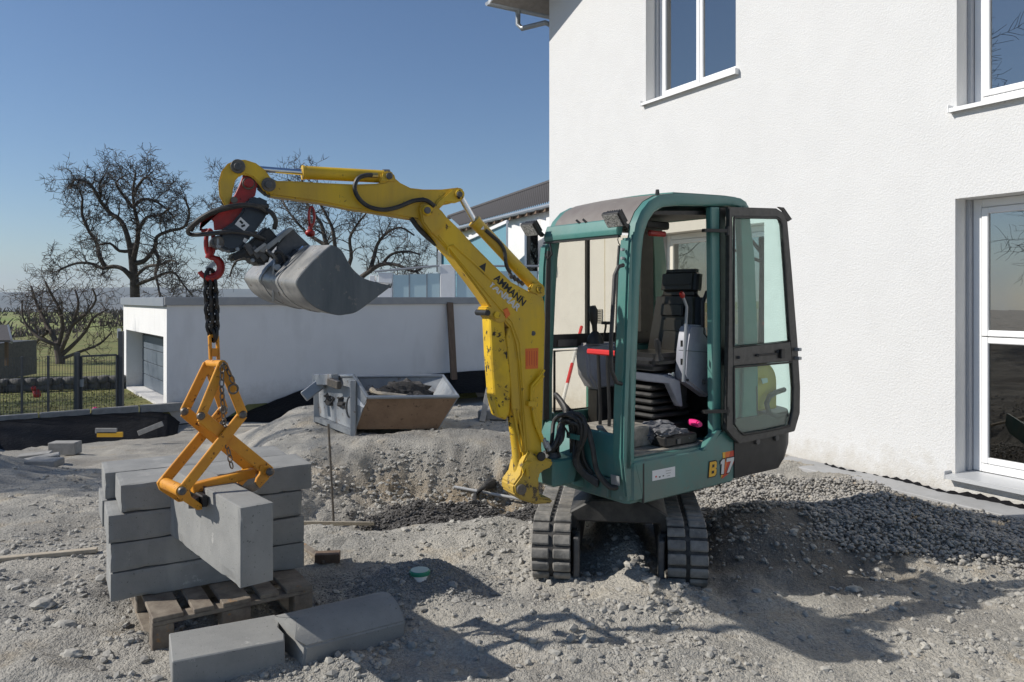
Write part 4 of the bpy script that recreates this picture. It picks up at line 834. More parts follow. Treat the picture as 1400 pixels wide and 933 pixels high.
ac = cyl('arm_cylinder', (732, 392), (648, 302), .036, (630, 270), .017, 0)
part('cylinder_bleed_mark', MB().ext([bp(657, 314, .037), bp(661, 309, .037), bp(662, 314, .037)], BN*.002), 'white', ac)
plate('cylinder_foot', [(722, 398), (728, 388), (737, 385), (745, 391), (746, 405), (738, 407)], .03, .06, 'yellow'); plate('cylinder_foot', [(722, 398), (728, 388), (737, 385), (745, 391), (746, 405), (738, 407)], .03, -.03, 'yellow')
pin(738, 396, .024, .06, .072, 'yelworn')
# boom lift cylinder with its worn guard, under the boom
lc_ = part('boom_cylinder', MB().tube([bp(711, 668, .0), bp(706, 610, .0), bp(694, 520, .0)], .030, 16), 'yelworn', ex)
part('rod', MB().cyl(bp(694, 525), bp(680, 440), .016, 12), 'chrome', lc_)
part('cylinder_guard', MB().ext([bp(x_, y_, .055) for x_, y_ in [(669, 432), (678, 428), (690, 440), (691, 455), (699, 520), (697, 565), (692, 575), (682, 570), (676, 545), (672, 490)]], -BN*.11), 'yelworn', lc_, bevel=.008)
part('cylinder_guard', MB().ext([bp(x_, y_, .05) for x_, y_ in [(692, 462), (695, 448), (701, 452), (708, 500), (712, 560), (709, 582), (700, 560), (697, 520)]], -BN*.1), 'yellow', lc_, bevel=.006)
for dx in (0, 5): part('guide_rod', MB().cyl(bp(702+dx, 560, .05), bp(713+dx, 618, .05), .007, 8), 'yellow', lc_)
plate('boom_lower_lug', [(664, 421), (672, 418), (684, 424), (694, 434), (689, 442), (678, 441), (668, 433)], .13, .065, 'yellow')
pin(667, 428, .017, .075, -.075, 'black'); pin(679, 431, .020, .066, .078, 'yelworn')
plate('lug_plate', [(688, 424), (694, 421), (698, 430), (692, 436)], .01, .068, 'orangest', bevel=.001)
# boom foot / swing bracket (yellow)
plate('swing_bracket', [(724, 616), (733, 622), (748, 627), (757, 630), (755, 639), (741, 645), (737, 652), (738, 680), (756, 683), (756, 689), (732, 690), (712, 684), (703, 676), (702, 664), (712, 650), (716, 632)], .17, .085, 'yelworn', bevel=.01)
pin(739, 624, .026, .088, .105, 'black', 'boom_foot_pin'); pin(712, 669, .030, .088, .105, 'steel', 'cylinder_pin')
part('tie_hook', MB().ext([bp(x_, y_, .1) for x_, y_ in [(716, 648), (714, 638), (720, 631), (728, 632), (722, 638), (724, 652), (720, 651), (719, 641)]], -BN*.015), 'yellow', ex, bevel=.002)
# hard pipes on the boom
for k, dx in enumerate((0, 5)):
    part('hydraulic_pipe', MB().tube([bp(744-dx*.2, 506+dx*1.6, .085), bp(738, 515+dx, .085), bp(727+dx*.4, 528+dx*.6, .078), bp(726+dx*.6, 545, .074), bp(732+dx*.5, 580, .074), bp(742+dx*.3, 604, .08)], .0085, 8), 'yellow', ex)
part('pipe_clamp', MB().ext([bp(723, 549, .088), bp(735, 549, .088), bp(735, 556, .088), bp(723, 556, .088)], -BN*.03), 'yellow', ex)
for k in range(2): part('pipe_union', MB().cyl(bp(743+4*k, 600+4*k, .08), bp(747+4*k, 612+4*k, .08), .014, 8), 'galv', ex)
# hoses
def hose(pts, r=.012, m='blackrub', name='hydraulic_hose', parent=ex, n=8):
    P = [Vector(p) for p in pts]; out = []
    for i in range(len(P)-1):
        p0 = P[max(i-1, 0)]; p1 = P[i]; p2 = P[i+1]; p3 = P[min(i+2, len(P)-1)]
        for t in np.linspace(0, 1, 6)[:-1]: out.append(.5*((2*p1)+(-p0+p2)*t+(2*p0-5*p1+4*p2-p3)*t*t+(-p0+3*p1-3*p2+p3)*t**3))
    out.append(P[-1]); return part(name, MB().tube(out, r, n), m, parent)
hose([bp(512, 240, .04), bp(500, 240, .06), bp(489, 245, .07), bp(485, 258, .07), bp(491, 272, .07), bp(505, 283, .07), bp(525, 287, .07), bp(545, 283, .07), bp(565, 275, .07), bp(582, 274, .09), bp(594, 282, .09)])
part('hose_fitting', MB().cyl(bp(508, 240, .045), bp(516, 240, .045), .013, 8), 'brass', ex)
hose([bp(562, 298, .03), bp(572, 312, .03), bp(584, 324, .0), bp(596, 334, -.03)], .014)
hose([bp(664, 315, .04), bp(672, 322, .045), bp(684, 333, .045), bp(690, 345, .05), bp(692, 362, .05), bp(697, 372, .04)], .011)
for k in range(4): part('hose_fitting', MB().cyl(bp(697+5*k, 374+4*k, .03), bp(700+5*k, 380+3*k, .05), .012, 6), 'steel', ex)
for k in range(6):
    j = k*.6
    hose([bp(746+j, 612+k*2, .05-.02*k), bp(755+2*j, 612, .05-.02*k), bp(764+j, 596-4*k, .04-.02*k), bp(772+j, 575-3*k, -.02), m_(-.10, .36+.03*k, 1.06+.02*k), m_(-.08, .30+.02*k, 1.0), m_(-.06, .30+.02*k, .80), m_(-.02, .26+.03*k, .70)], .013)
HP = VP((m_(-.14, 0, 0).x, m_(-.14, 0, 0).y), (VV.x, VV.y)); hq = lambda x_, y_, o_=0: HP(x_, y_, o_)
for k, (rx_, ry_) in enumerate(((18, 20), (15, 17), (12, 22), (16, 12), (10, 16), (20, 25))):
    cx_, cy_ = 784-2*k, 585+1.5*k
    hose([hq(748, 612+1.5*k, .02*k), hq(cx_-rx_, cy_+14, .02*k), hq(cx_-rx_*.8, cy_-ry_*.7, .01*k), hq(cx_, cy_-ry_, .01*k), hq(cx_+rx_*.8, cy_-ry_*.6, 0), hq(cx_+rx_*.9, cy_+12, -.01*k), hq(cx_+6+k, cy_+38, -.02), hq(cx_+14+2*k, cy_+58, -.06), hq(cx_+34+2*k, cy_+72, -.10)], .0125)
hose([m_(-.16, .40, 1.0), m_(-.13, .22, 1.02), m_(-.11, .17, .9), m_(-.09, .15, .75), m_(-.04, .10, .66), m_(-.0, .06, .66)], .016)
part('hose_clamp_plate', MB().box(m_(-.13, .30, .93), (.02, .12, .03), U, VV), 'teal', ex)
# lettering on the boom (reads along the boom, downwards to the right)
a0 = bp(665, 371, .0685); a1 = bp(717, 410, .0685); dx_ = (bp(712, 413, .0)-bp(672, 378, .0)).normalized(); uy = BN.cross(dx_).normalized()
og = bp(675, 382, .0615); dirx = (bp(714, 418, .0615)-og).normalized(); uy = BN.cross(dirx).normalized()
wd1 = (bp(715, 419, .06)-og).length
text('lettering', 'AMMANN', 'blk', ex, og, dirx, uy, .056, .0016, .0006, 0, wd1)
og2 = bp(668.5, 388.5, .0615); text('lettering', 'YANMAR', 'whiteprint', ex, og-uy*.046-dirx*.006, dirx, uy, .054, .0016, .0006, .1, wd1*.98)
part('warning_triangle', MB().ext([bp(652, 366, .0605), bp(664.5, 359.5, .0605), bp(662, 376, .0605)], BN*.0015), 'blk', ex, smooth=False)
stk = part('warning_sticker', MB().ext([bp(718, 477, .0605), bp(736, 476, .0605), bp(735.5, 504, .0605), bp(718.5, 505, .0605)], BN*.0015), 'orangest', ex, smooth=False)
for k in range(5): part('sticker_line', MB().bar(bp(720.5+3.3*k, 480+.2*(k % 2), .0625), bp(720.5+3.3*k, 501-(k % 3), .0625), .003, .001, BN), 'redprint', stk, smooth=False)
part('boom_badge', MB().cyl(bp(729, 456, .06), bp(729, 456, .064), .014, 14), 'dkgrey', ex)
# bucket linkage at the arm tip
lk = [(308, 283), (300, 268), (298.5, 250), (303, 234), (311, 224), (323, 218.5), (336, 218.5), (350, 223), (362, 232), (371, 244), (375, 254), (371, 263), (362, 263), (354, 252), (346, 243), (336, 239), (328, 240), (322, 247), (319, 258), (317, 272), (312, 282)]
for o_ in (.085, -.065): plate('bucket_link', lk, .02, o_, 'yellow')
pin(325, 228, .034, .086, .10, 'steel'); pin(325, 228, .018, .10, .112, 'dkgrey'); pin(367, 253, .034, .086, .10, 'steel'); pin(367, 253, .018, .10, .112); pin(325, 228, .02, .085, -.085, 'dkgrey'); pin(367, 253, .02, .085, -.085, 'dkgrey')
pin(340, 251, .030, .07, -.07, 'steel'); pin(340, 251, .022, .07, .095, 'red'); pin(320, 274, .016, .088, .10, 'steel')
plate('arm_tip', [(352, 232), (372, 244), (385, 250), (385, 270), (366, 268), (352, 256)], .07, .035, 'dkgrey')
# red quick coupler
for o_ in (.060, -.045): plate('quick_coupler', [(333, 238), (346, 240), (352, 252), (349, 268), (340, 274), (333, 288), (331, 300), (322, 310), (305, 314), (293, 315), (292, 302), (287, 300), (276, 304), (274, 314), (284, 312), (284, 316), (276, 318), (273, 312), (275, 300), (286, 292), (298, 287), (306, 284), (312, 274), (320, 268), (326, 256)], .018, o_, 'red', bevel=.003, seg=1)
plate('coupler_core', [(318, 276), (340, 276), (330, 300), (312, 312), (297, 312), (300, 292)], .085, .042, 'red')
# blue-black rotator housing with its stickers
rt = plate('rotator_housing', [(338, 272), (352, 268), (369, 276), (367, 290), (360, 302), (345, 322), (328, 343), (312, 344), (297, 336), (302, 315), (318, 304), (330, 290)], .17, .085, 'blueblk', bevel=.012)
plate('housing_sticker', [(329, 297), (341, 308), (334, 316), (321, 307)], .002, .0875, 'white', rt, 0)
for a_, b_ in (((328, 302), (332, 306)), ((330, 310), (335, 308))): part('sticker_mark', MB().bar(bp(*a_, .0885), bp(*b_, .0885), .01, .001, BN), 'blk', rt)
plate('housing_sticker', [(334, 325), (339, 328), (336, 333), (332, 330)], .002, .0875, 'white', rt, 0)
for p in ((325, 341), (346, 356)): plate('housing_bolt', [(p[0]-3, p[1]-2), (p[0]+2, p[1]-3), (p[0]+3, p[1]+2), (p[0]-2, p[1]+3)], .03, .1, 'galv', rt, .003)
pin(298, 331, .030, .09, -.09, 'dkgrey', 'housing_pivot'); pin(299, 330, .022, .09, .10, 'steel')
plate('housing_fitting', [(294, 325), (300, 323), (304, 334), (300, 342), (294, 336)], .03, .1, 'galv')
# tilt unit: dark cylinder cluster between rotator and bucket
tilt = plate('tilt_unit', [(352, 322), (366, 308), (385, 330), (372, 344), (366, 362), (350, 362), (338, 350), (318, 358), (314, 348), (330, 342)], .20, .10, 'black', bevel=.012)
for k in range(3): part('tilt_cover_fin', MB().bar(bp(336+9*k, 333+5*k, .105), bp(346+9*k, 348+4*k, .105), .03, .02, BN), 'dkgrey', tilt, bevel=.004)
plate('tilt_bracket', [(354, 343), (396, 310.5), (402, 313), (362, 346)], .22, .12, 'bucketlt', bevel=.003)
plate('tilt_bracket', [(347, 343), (362, 332), (365, 335), (351, 346)], .02, .14, 'bucketlt', bevel=.002)
plate('tilt_bracket', [(398, 311), (435, 346), (428, 352), (412, 372), (398, 381), (380, 372), (376, 356), (379, 335)], .02, .10, 'dkgrey', bevel=.006)
plate('tilt_bracket', [(398, 311), (435, 346), (428, 352), (412, 372), (398, 381), (380, 372), (376, 356), (379, 335)], .02, -.08, 'dkgrey', bevel=.006)
tc = part('tilt_cylinder', MB().tube([bp(383, 378, .14), bp(398, 360, .14), bp(409, 347, .14)], [.036, .036, .036], 14), 'black', ex)
part('rod', MB().cyl(bp(409, 347, .14), bp(416, 339, .14), .018, 10), 'chrome', tc)
for p in ((388, 372), (400, 358), (372, 350)): part('cylinder_ring', MB().torus(bp(*p, .14), .036, .007, (bp(p[0]+4, p[1]+4, .14)-bp(*p, .14)).normalized(), BN), 'dkgrey', tc)
pin(385, 376, .030, .13, .18, 'steel'); pin(378, 366, .016, .13, .17, 'galv')
hose([bp(377, 343, .1), bp(375, 360, .15), bp(374, 385, .12), bp(374, 412, .08)], .006, 'galv', 'tie_strap')
hose([bp(372, 352, .13), bp(381, 344, .16), bp(388, 352, .16), bp(392, 366, .15)], .009)
# loop hoses round the coupler
hose([bp(366, 292, .10), bp(352, 283, .13), bp(328, 280.5, .15), bp(300, 286, .15), bp(278, 296, .12), bp(263, 308, .08), bp(257, 316, .02), bp(262, 321, -.02), bp(285, 320, .10), bp(318, 317, .13), bp(345, 321, .13), bp(362, 328, .10)], .0105)
hose([bp(366, 284, .10), bp(346, 281, .13), bp(318, 284, .12), bp(290, 292, .10), bp(268, 306, .06), bp(262, 315, .0)], .0095)
hose([bp(361, 286, .10), bp(372, 292, .12), bp(377, 303, .12), bp(375, 313, .10)], .011)
# tilting ditch bucket: outline of the near side plate on a vertical plane, width runs away from us
KP = VP((-.83, 3.42), (.86, .50)); WV = Vector((-.47, .70, .04))
ko = [(452, 335), (437, 347), (418, 366), (404, 385), (410, 400), (418, 411), (433, 422), (457, 430.5), (472, 430), (485, 427), (500, 417), (513, 407), (525, 398), (534, 391)]
kc = [(534, 391), (515, 386.5), (496, 380.5), (482, 369), (474, 357), (468, 346), (463, 340), (452, 335)]
def smoothpts(L_, n=4):
    P = [Vector((a_, b_, 0)) for a_, b_ in L_]; out = []
    for i in range(len(P)-1):
        p0 = P[max(i-1, 0)]; p1 = P[i]; p2 = P[i+1]; p3 = P[min(i+2, len(P)-1)]
        for q in range(n): t = q/n; v = .5*((2*p1)+(-p0+p2)*t+(2*p0-5*p1+4*p2-p3)*t*t+(-p0+3*p1-3*p2+p3)*t**3); out.append((v.x, v.y))
    return out+[L_[-1]]
ko = smoothpts(ko); kc = smoothpts(kc)
K = [KP(*p) for p in ko]; bk_ = part('bucket', MB().strip(K, [p+WV for p in K]), 'bucketlt', ex, solid=.012, ang=60, label='wide grey tilting ditching bucket')
for o_ in (0, 1): part('side_plate', MB().ext([KP(*p)+WV*o_ for p in ko+kc[1:-1]], WV.normalized()*(-.014 if o_ == 0 else .014)), 'bucket', bk_, bevel=.003)
part('cutting_edge', MB().ext([K[-1]-WV*.02, K[-1]-WV*.02+Z3*.014, K[-2]-WV*.02+Z3*.012, K[-2]-WV*.02-Z3*.006], WV*1.04), 'bucket', bk_)
for f_ in (.30, .62): part('shell_rib', MB().strip([p+WV*f_+(KP(470, 385)-p).normalized()*-.004 for p in K[8:36]], [p+WV*(f_+.05)+(KP(470, 385)-p).normalized()*-.004 for p in K[8:36]]), 'bucketlt', bk_, solid=.004)
top = MB(); top.ext([KP(452, 335), KP(437, 347), KP(404, 385), KP(425, 388)], WV); part('shell_brace', top, 'bucket', bk_)
# lifting hook
def hookmesh(c, s, X, n=22):
    pts = [c+Z3*s*1.25, c+Z3*s*.9]; rr = [s*.13, s*.20]
    for a in np.linspace(1.75, -2.75, n): pts.append(c+X*s*.62*math.cos(a)+Z3*s*.62*math.sin(a)); rr.append(s*(.24 if -2.0 < a < .9 else .17)*(1-.25*max(0, -a-2)))
    return MB().tube(pts, rr, 10)
HK = bp(287, 366); X_ = -BP.D
part('hook_link', MB().torus(bp(287, 333), .042, .011, BP.D, Z3, sx=.42, sy=1.5), 'red', ex)
part('lifting_hook', hookmesh(HK, .080, X_), 'red', ex, label='red steel lifting hook')
part('hook_latch', MB().bar(HK+X_*.03+Z3*.03, HK-X_*.015-Z3*.01, .012, .02), 'galv', ex)
# small red strap hook under the arm
part('spare_strap', MB().torus(bp(426, 296, 0), .040, .007, BP.D, Z3, sx=.35, sy=1.2).cyl(bp(425, 306), bp(424, 313), .012, 8), 'red', ex)
part('spare_hook', MB().blob(bp(424, 319), .026, 3, .1, 2, (1, .8, .8)), 'red', ex)

# things lying in the cab
rg = MB()
for k in range(9): rg.blob(m_(.55+random.uniform(-.13, .14), .12+random.uniform(-.03, .1), .90+random.uniform(-.02, .06)), random.uniform(.045, .075), k, .5, 3, (1.3, 1, .6), 3.5)
solo('work_gloves', rg, 'cloth', 'crumpled grey work gloves and rags on a black box on the cab floor', 'gloves', m_(.55, .15, .9))
tb = thing('tool_box', 'small black box under the gloves on the cab floor', 'box', m_(.52, .12, .833))
part('case', mbox(.40, .70, .06, .26, .835, .90), 'black', tb, bevel=.01)
part('case_clip', mbox(.50, .53, .052, .062, .85, .88), 'dkgrey', tb)
pk = thing('pink_bottle', 'bright pink bottle lying behind the gloves in the cab', 'bottle', m_(.72, .10, .93))
part('bottle', MB().tube([m_(.72, .07, .95), m_(.73, .11, .95), m_(.74, .15, .95)], [.022, .024, .022], 14), 'pink', pk); part('cap', MB().cyl(m_(.712, .05, .95), m_(.72, .07, .95), .016, 12), 'pink', pk)
# ------------------------------------------------------------------ concrete blocks, clamp, chain
BL = Vector((.855, .519, 0)).normalized(); BD = Vector((-.519, .855, 0)).normalized()
def blockmesh(L_, D_, H_, seed):
    from mathutils import noise
    bm = bmesh.new(); bmesh.ops.create_cube(bm, size=1)
    for v in bm.verts: v.co = Vector((v.co.x*L_, v.co.y*D_, v.co.z*H_))
    for ax_i, cuts in ((0, 40), (1, 13), (2, 6)):
        es = [e for e in bm.edges if abs((e.verts[0].co-e.verts[1].co).normalized()[ax_i]) > .9]; bmesh.ops.subdivide_edges(bm, edges=es, cuts=cuts, use_grid_fill=True)
    hs = (L_/2, D_/2, H_/2); sd = Vector((seed*7.1, seed*3.3, seed))
    for v in bm.verts:
        on = [i for i in range(3) if abs(abs(v.co[i])-hs[i]) < 1e-4]
        if len(on) >= 2:
            k = .0025+.012*max(0, noise.noise(v.co*9+sd)-.12)+.006*max(0, noise.noise(v.co*34+sd)-.25)
            for i in on: v.co[i] -= math.copysign(k, v.co[i])
        else:
            for i in on: v.co[i] -= .0012*noise.noise(v.co*12+sd)
    me = bpy.data.meshes.new('concrete_block'); bm.to_mesh(me); bm.free(); me.materials.append(M['conc']); return me
bms = [blockmesh(1.0, .345, .147, i) for i in range(4)]
C0 = Vector((-2.06, 3.90, 0)); ztop = .188
rowsB = [('bottom', 0, 0, 0), ('second', 1, 0, 0), ('third', 2, -.01, 0), ('top', 3, .045, .012)]
angB = math.atan2(BL.y, BL.x)
for col, cname in ((0, 'front'), (1, 'rear')):
    for nm, k, sh, _ in rowsB:
        s2 = sh if col == 0 else [.045, .04, -.02, -.005][k]
        c = C0+BL*(.5+s2)+BD*(.172+.352*col)+Z3*(ztop+.0735+.15*k)
        o = bpy.data.objects.new('concrete_block', bms[(k+2*col) % 4]); C.objects.link(o); o.location = c; o.rotation_euler = (0, 0, angB+random.uniform(-.008, .008))
        pos = {0: 'lowest, on the pallet', 1: 'second layer up', 2: 'third layer up', 3: 'topmost'}[k]
        o['label'] = f'grey concrete block in the {cname} column of the stack, {pos}'; o['category'] = 'concrete block'; o['group'] = 'concrete blocks stacked on the pallet'
# hanging block
l = Vector((-.648, .761, 0)).normalized(); t_ = Vector((.761, .648, 0)).normalized()
N0 = Vector((-1.18, 3.30, .84))
hme = blockmesh(1.0, .152, .352, 9)
o = bpy.data.objects.new('hanging_block', hme); C.objects.link(o); o.location = N0+l*.5+t_*.076-Z3*.176; o.rotation_euler = (0, 0, math.atan2(-l.y, -l.x))
o['label'] = 'grey concrete block hanging on its edge in the orange clamp in front of the stack'; o['category'] = 'concrete block'
# clamp
cc = N0+l*.5+t_*.076; CP = VP((cc.x, cc.y), (t_.x, t_.y)); CN = CP.N; of = .115; ob = -.115
cl = thing('block_clamp', 'orange scissor block clamp with rust spots hanging from the chain', 'lifting clamp', (cc.x, cc.y, cc.z))
def cp(px, py, off): return CP(px, py, off)
def arm(a, b_, off, w=.045, th=.016, name='arm', m='orange'): return part(name, MB().bar(cp(*a, off), cp(*b_, off), w, th, CN), m, cl, bevel=.003)
def armpts(F1, off): return [cp(*p, off) for p in F1]
arm((304, 498), (332, 567), of+.02); arm((304, 498), (274.7, 569), of+.02); arm((284, 497), (252, 563), ob-.02); arm((284, 497), (305.7, 560), ob-.02)
arm((332, 567), (249, 671.6), of, .05); arm((306, 560), (223, 660), ob, .05)
arm((274.7, 569), (368.5, 645.5), of-.02, .055); arm((252, 563), (345, 642), ob+.02, .055)
cpb = part('top_pin', MB().cyl(cp(284, 497, ob-.04), cp(304, 498, of+.04), .018, 14), 'orange', cl)
for p, o1_ in (((332, 567), of), ((252, 563), ob), ((274.7, 569), of), ((305.7, 560), ob), ((249, 671.6), of), ((369, 645.5), of), ((304, 498), of)):
    part('bolt', MB().tube([cp(*p, o1_-.03), cp(*p, o1_+.030), cp(*p, o1_+.040)], [.02, .02, .012], 10), 'steel', cl)
part('cross_plate', MB().bar(cp(277, 572, of-.03), cp(305, 594, of-.03), .06, .01, CN), 'orange', cl)
part('spreader', MB().cyl(cp(223, 660, ob-.02), cp(249, 671.6, of+.02), .028, 16), 'orange', cl)
part('spreader', MB().cyl(cp(345, 642, ob-.02), cp(369, 645.5, of+.02), .022, 16), 'orange', cl)
bj = part('beam', MB().bar(cp(262, 668, 0), cp(347, 646, 0), .045, .05, CN), 'orange', cl, bevel=.004)
part('hook_jaw', MB().ext([cp(*p, of+.012) for p in [(241, 672), (249, 662), (258, 668), (262, 680), (276, 690), (277, 697), (270, 698), (245, 682)]], -CN*.02), 'orange', cl, bevel=.003)
part('hook_jaw', MB().ext([cp(*p, ob+.012)-Vector((0, 0, 0)) for p in [(215, 661), (223, 651), (232, 657), (236, 669), (250, 679), (251, 686), (244, 687), (219, 671)]], -CN*.02), 'orange', cl, bevel=.003)
for o_ in (of, ob):
    sx_ = 0 if o_ == of else -24; sy_ = 0 if o_ == of else -4
    part('hook_jaw', MB().ext([cp(p[0]+sx_, p[1]+sy_, o_) for p in [(356, 637), (369, 637), (373, 645), (367, 656), (355, 669), (348, 668), (351, 655), (356, 648)]], -CN*.02), 'orange', cl, bevel=.003)
gt, gz = CP.t(290), .80
pl = N0+l*.5+t_*.0-Z3*.045; part('grip_pad', MB().box(pl-t_*.022, (.03, .24, .055), t_, l, Z3), 'black', cl, bevel=.005)
pr_ = N0+l*.5+t_*.152-Z3*.045; part('grip_pad', MB().box(pr_+t_*.022, (.03, .24, .055), t_, l, Z3), 'black', cl, bevel=.005)
part('pad_bracket', MB().bar(cp(262, 690, of), pl-t_*.035+CN*.06, .03, .04), 'steel', cl); part('pad_bracket', MB().bar(cp(352, 664, of), pr_+t_*.035+CN*.06, .03, .04), 'steel', cl)
# suspension fork
fk = MB(); tp = cp(289, 458, 0); bt = cp(294, 494, 0)
fk.bar(cp(286.5, 459, 0), cp(288, 492, 0), .014, .02, CN); fk.bar(cp(297, 459, 0), cp(298.5, 492, 0), .014, .02, CN); fk.bar(cp(286, 482, 0), cp(299, 482, 0), .04, .02, CN); fk.bar(cp(286.5, 459.5, 0), cp(297.5, 459.5, 0), .016, .02, CN)
part('suspension_link', fk, 'orange', cl, bevel=.003)
# safety chain with its ring
def chain(pts, rl, wire, name, m, parent=None, gap=1.45):
    tot = [0]
    for a, b_ in zip(pts, pts[1:]): tot.append(tot[-1]+(b_-a).length)
    n = max(2, int(tot[-1]/(rl*gap)));
    for k in range(n):
        s = (k+.5)*tot[-1]/n; i = max(j for j in range(len(tot)-1) if tot[j] <= s); q = (s-tot[i])/(tot[i+1]-tot[i]); p = pts[i].lerp(pts[i+1], q); d = (pts[i+1]-pts[i]).normalized()
        x_ = d.cross(Vector((.3, .5, .2))).normalized(); y_ = d.cross(x_)
        part(name, MB().torus(p, rl*.6, wire, d, x_ if k % 2 else y_, 12, 5, 1.55, .9), m, parent)
chain([cp(304, 500, of+.05), cp(303, 530, of+.05), cp(306, 575, of+.02), cp(311, 610, 0), cp(317, 640, 0)], .022, .0035, 'chain_link', 'steel', cl)
chain([cp(305, 498, of+.05), cp(312, 507, of+.05), cp(319, 523, of+.05)], .022, .0035, 'chain_link', 'steel', cl)
part('ring', MB().torus(cp(319, 532, of+.05), .022, .005, CP.D, Z3, 20, 6), 'steel', cl)
ch = thing('lifting_chain', 'doubled black lifting chain hanging from the red hook', 'chain', (cc.x, cc.y, 1.6))
ht = HK-Z3*.02; hb = Vector((cp(291.5, 460, 0).x, cp(291.5, 460, 0).y, cp(291.5, 463, 0).z))
for s_ in (-1, 1):
    q = BP.D*.009*s_
    chain([ht+q*.3, ht.lerp(hb, .15)+q*1.3, ht.lerp(hb, .6)+q*1.5, ht.lerp(hb, .85)+q*1.1, hb+q*.2], .038, .0088, 'chain_link', 'black', ch, 1.05)
# broken block pieces
bp1 = MB(); P0 = [onz(235, 905, .15), onz(391, 875, .15), onz(378, 840, .15), onz(231, 866, .15)]
dn = lambda p, z=0.0: Vector((p.x, p.y, z))
mid = [onz(391, 875, .15), onz(387, 866, .15)+Vector((.012, 0, 0)), onz(385, 857, .15)-Vector((.01, 0, 0)), onz(381, 848, .15)+Vector((.01, 0, 0)), onz(378, 840, .15)]
o1_ = [P0[0]]+mid+[P0[3]]
o1_ = [p-Vector((.006, .001, 0)) if 0 < i < 6 else p for i, p in enumerate(o1_)]
bot = [dn(p, -.01)+(Vector((random.uniform(.0, .03), 0, 0)) if 0 < i < 6 else Vector((0, 0, 0))) for i, p in enumerate(o1_)]
n = len(o1_); bp1.add(o1_+bot, [tuple(range(n)), tuple(range(n, 2*n))[::-1]]+[(i, (i+1) % n, n+(i+1) % n, n+i) for i in range(n)])
solo('broken_block', bp1, 'conc', 'left half of a snapped concrete block, flat topped, lying in front of the pallet', 'broken block', P0[0]-Z3*.15, 'two halves of a snapped block', bevel=.005)
# right half: lies rolled, with its round shoulder up
bp2 = MB(); a0 = onz(413, 918, 0); a1 = onz(553, 880, 0); ax_ = (a1-a0).normalized(); az = Vector((-ax_.y, ax_.x, 0)); Ln = (a1-a0).length
sec = [(0, -.01), (-.012, .115), (.02, .150), (.07, .182), (.13, .198), (.20, .196), (.27, .178), (.33, .13), (.345, -.01)]
def e2(s_, j=0, k=0): return [a0+ax_*(s_+j*(.03*math.sin(i*2.1)+.015*math.sin(i*5)) - k*(.22 if False else .32*y_))+az*y_+Z3*z_ for i, (y_, z_) in enumerate(sec)]
A_ = e2(-.0, 1, .48); B_ = e2(Ln, 0, 0); n = len(sec)
mid_ = [p.lerp(q, .06) for p, q in zip(A_, B_)]
mid_ = [p+ax_*.02*math.sin(i*3.3) for i, p in enumerate(mid_)]
bp2.add(A_+mid_+B_, [tuple(range(n)), tuple(range(2*n, 3*n))[::-1]]+[(r*n+i, r*n+(i+1) % n, (r+1)*n+(i+1) % n, (r+1)*n+i) for r in range(2) for i in range(n)])
solo('broken_block', bp2, 'conc', 'right half of a snapped concrete block, lying rolled with its rounded shoulder up', 'broken block', a0, 'two halves of a snapped block', bevel=.008, seg=2, ang=40)
ch_ = MB()
for k in range(7): ch_.blob(a0+ax_*random.uniform(-.09, -.0)+az*random.uniform(-.08, .2)+Z3*.01, random.uniform(.008, .022), k, .5, 1)
solo('concrete_crumbs', ch_, 'concbr', 'small crumbs between the two halves of the broken block', 'crumbs', a0, kind='stuff')
# pallet
pa = onz(208, 858, .144); pw = Vector((.834, .55, 0)).normalized(); pdp = Vector((-.55, .834, 0)).normalized()
pt = thing('pallet', 'weathered wooden pallet under the stack of grey blocks', 'pallet', (pa.x, pa.y, 0))
g0 = hz(pa.x, pa.y)*0
for k, (x0_, w_) in enumerate(((0, .145), (.19, .10), (.33, .145), (.52, .10), (.655, .145))):
    part('top_board', MB().box(Vector((pa.x, pa.y, 0))+pw*(x0_+w_/2)+pdp*.60+Z3*(.176+random.uniform(-.002, .001)), (w_-.004, 1.2, .021), pw, pdp), 'wood', pt, bevel=.003)
for y_ in (.05, .6, 1.15): part('cross_board', MB().box(Vector((pa.x, pa.y, 0))+pw*.4+pdp*y_+Z3*.154, (.80, .10, .021), pw, pdp), 'wood', pt, bevel=.003)
for x_ in (.05, .4, .75):
    for y_ in (.055, .6, 1.145): part('pallet_block', MB().box(Vector((pa.x, pa.y, 0))+pw*x_+pdp*y_+Z3*.083, (.10 if x_ < .1 or x_ > .7 else .145, .10, .12), pw, pdp), 'wood', pt, bevel=.004)
    part('bottom_board', MB().box(Vector((pa.x, pa.y, 0))+pw*x_+pdp*.6+Z3*.012, (.10, 1.2, .021), pw, pdp), 'wood', pt, bevel=.003)

# ------------------------------------------------------------------ small things on the ground
def grnd(px, py, it=12):
    z = 0.
    for _ in range(it): p = onz(px, py, z); z = .5*z+.5*hz(p.x, p.y)
    return onz(px, py, z)
p = grnd(574, 787); 
pc = thing('capped_pipe', 'upright drain pipe end with a green cap standing in grey grit', 'pipe', p)
part('pipe', MB().cyl(p-Z3*.08, p+Z3*.012, .045, 20), 'pvc', pc); part('cap', MB().tube([p+Z3*.008, p+Z3*.010, p+Z3*.026, p+Z3*.034], [.045, .060, .062, .056], 24), 'capgreen', pc); part('cap_top', MB().tube([p+Z3*.034, p+Z3*.036], [.054, .052], 24), 'capwhite', pc)
p = grnd(458, 718); q = Vector((p.x, p.y, 0)); tpz = at(449, 580, p.y)
rd = MB().tube([p-Z3*.2, tpz], .011, 8); solo('iron_rod', rd, 'steel', 'thin dark iron rod standing upright at the trench edge', 'rod', p)
a_, b_ = grnd(380, 719), grnd(508, 719)
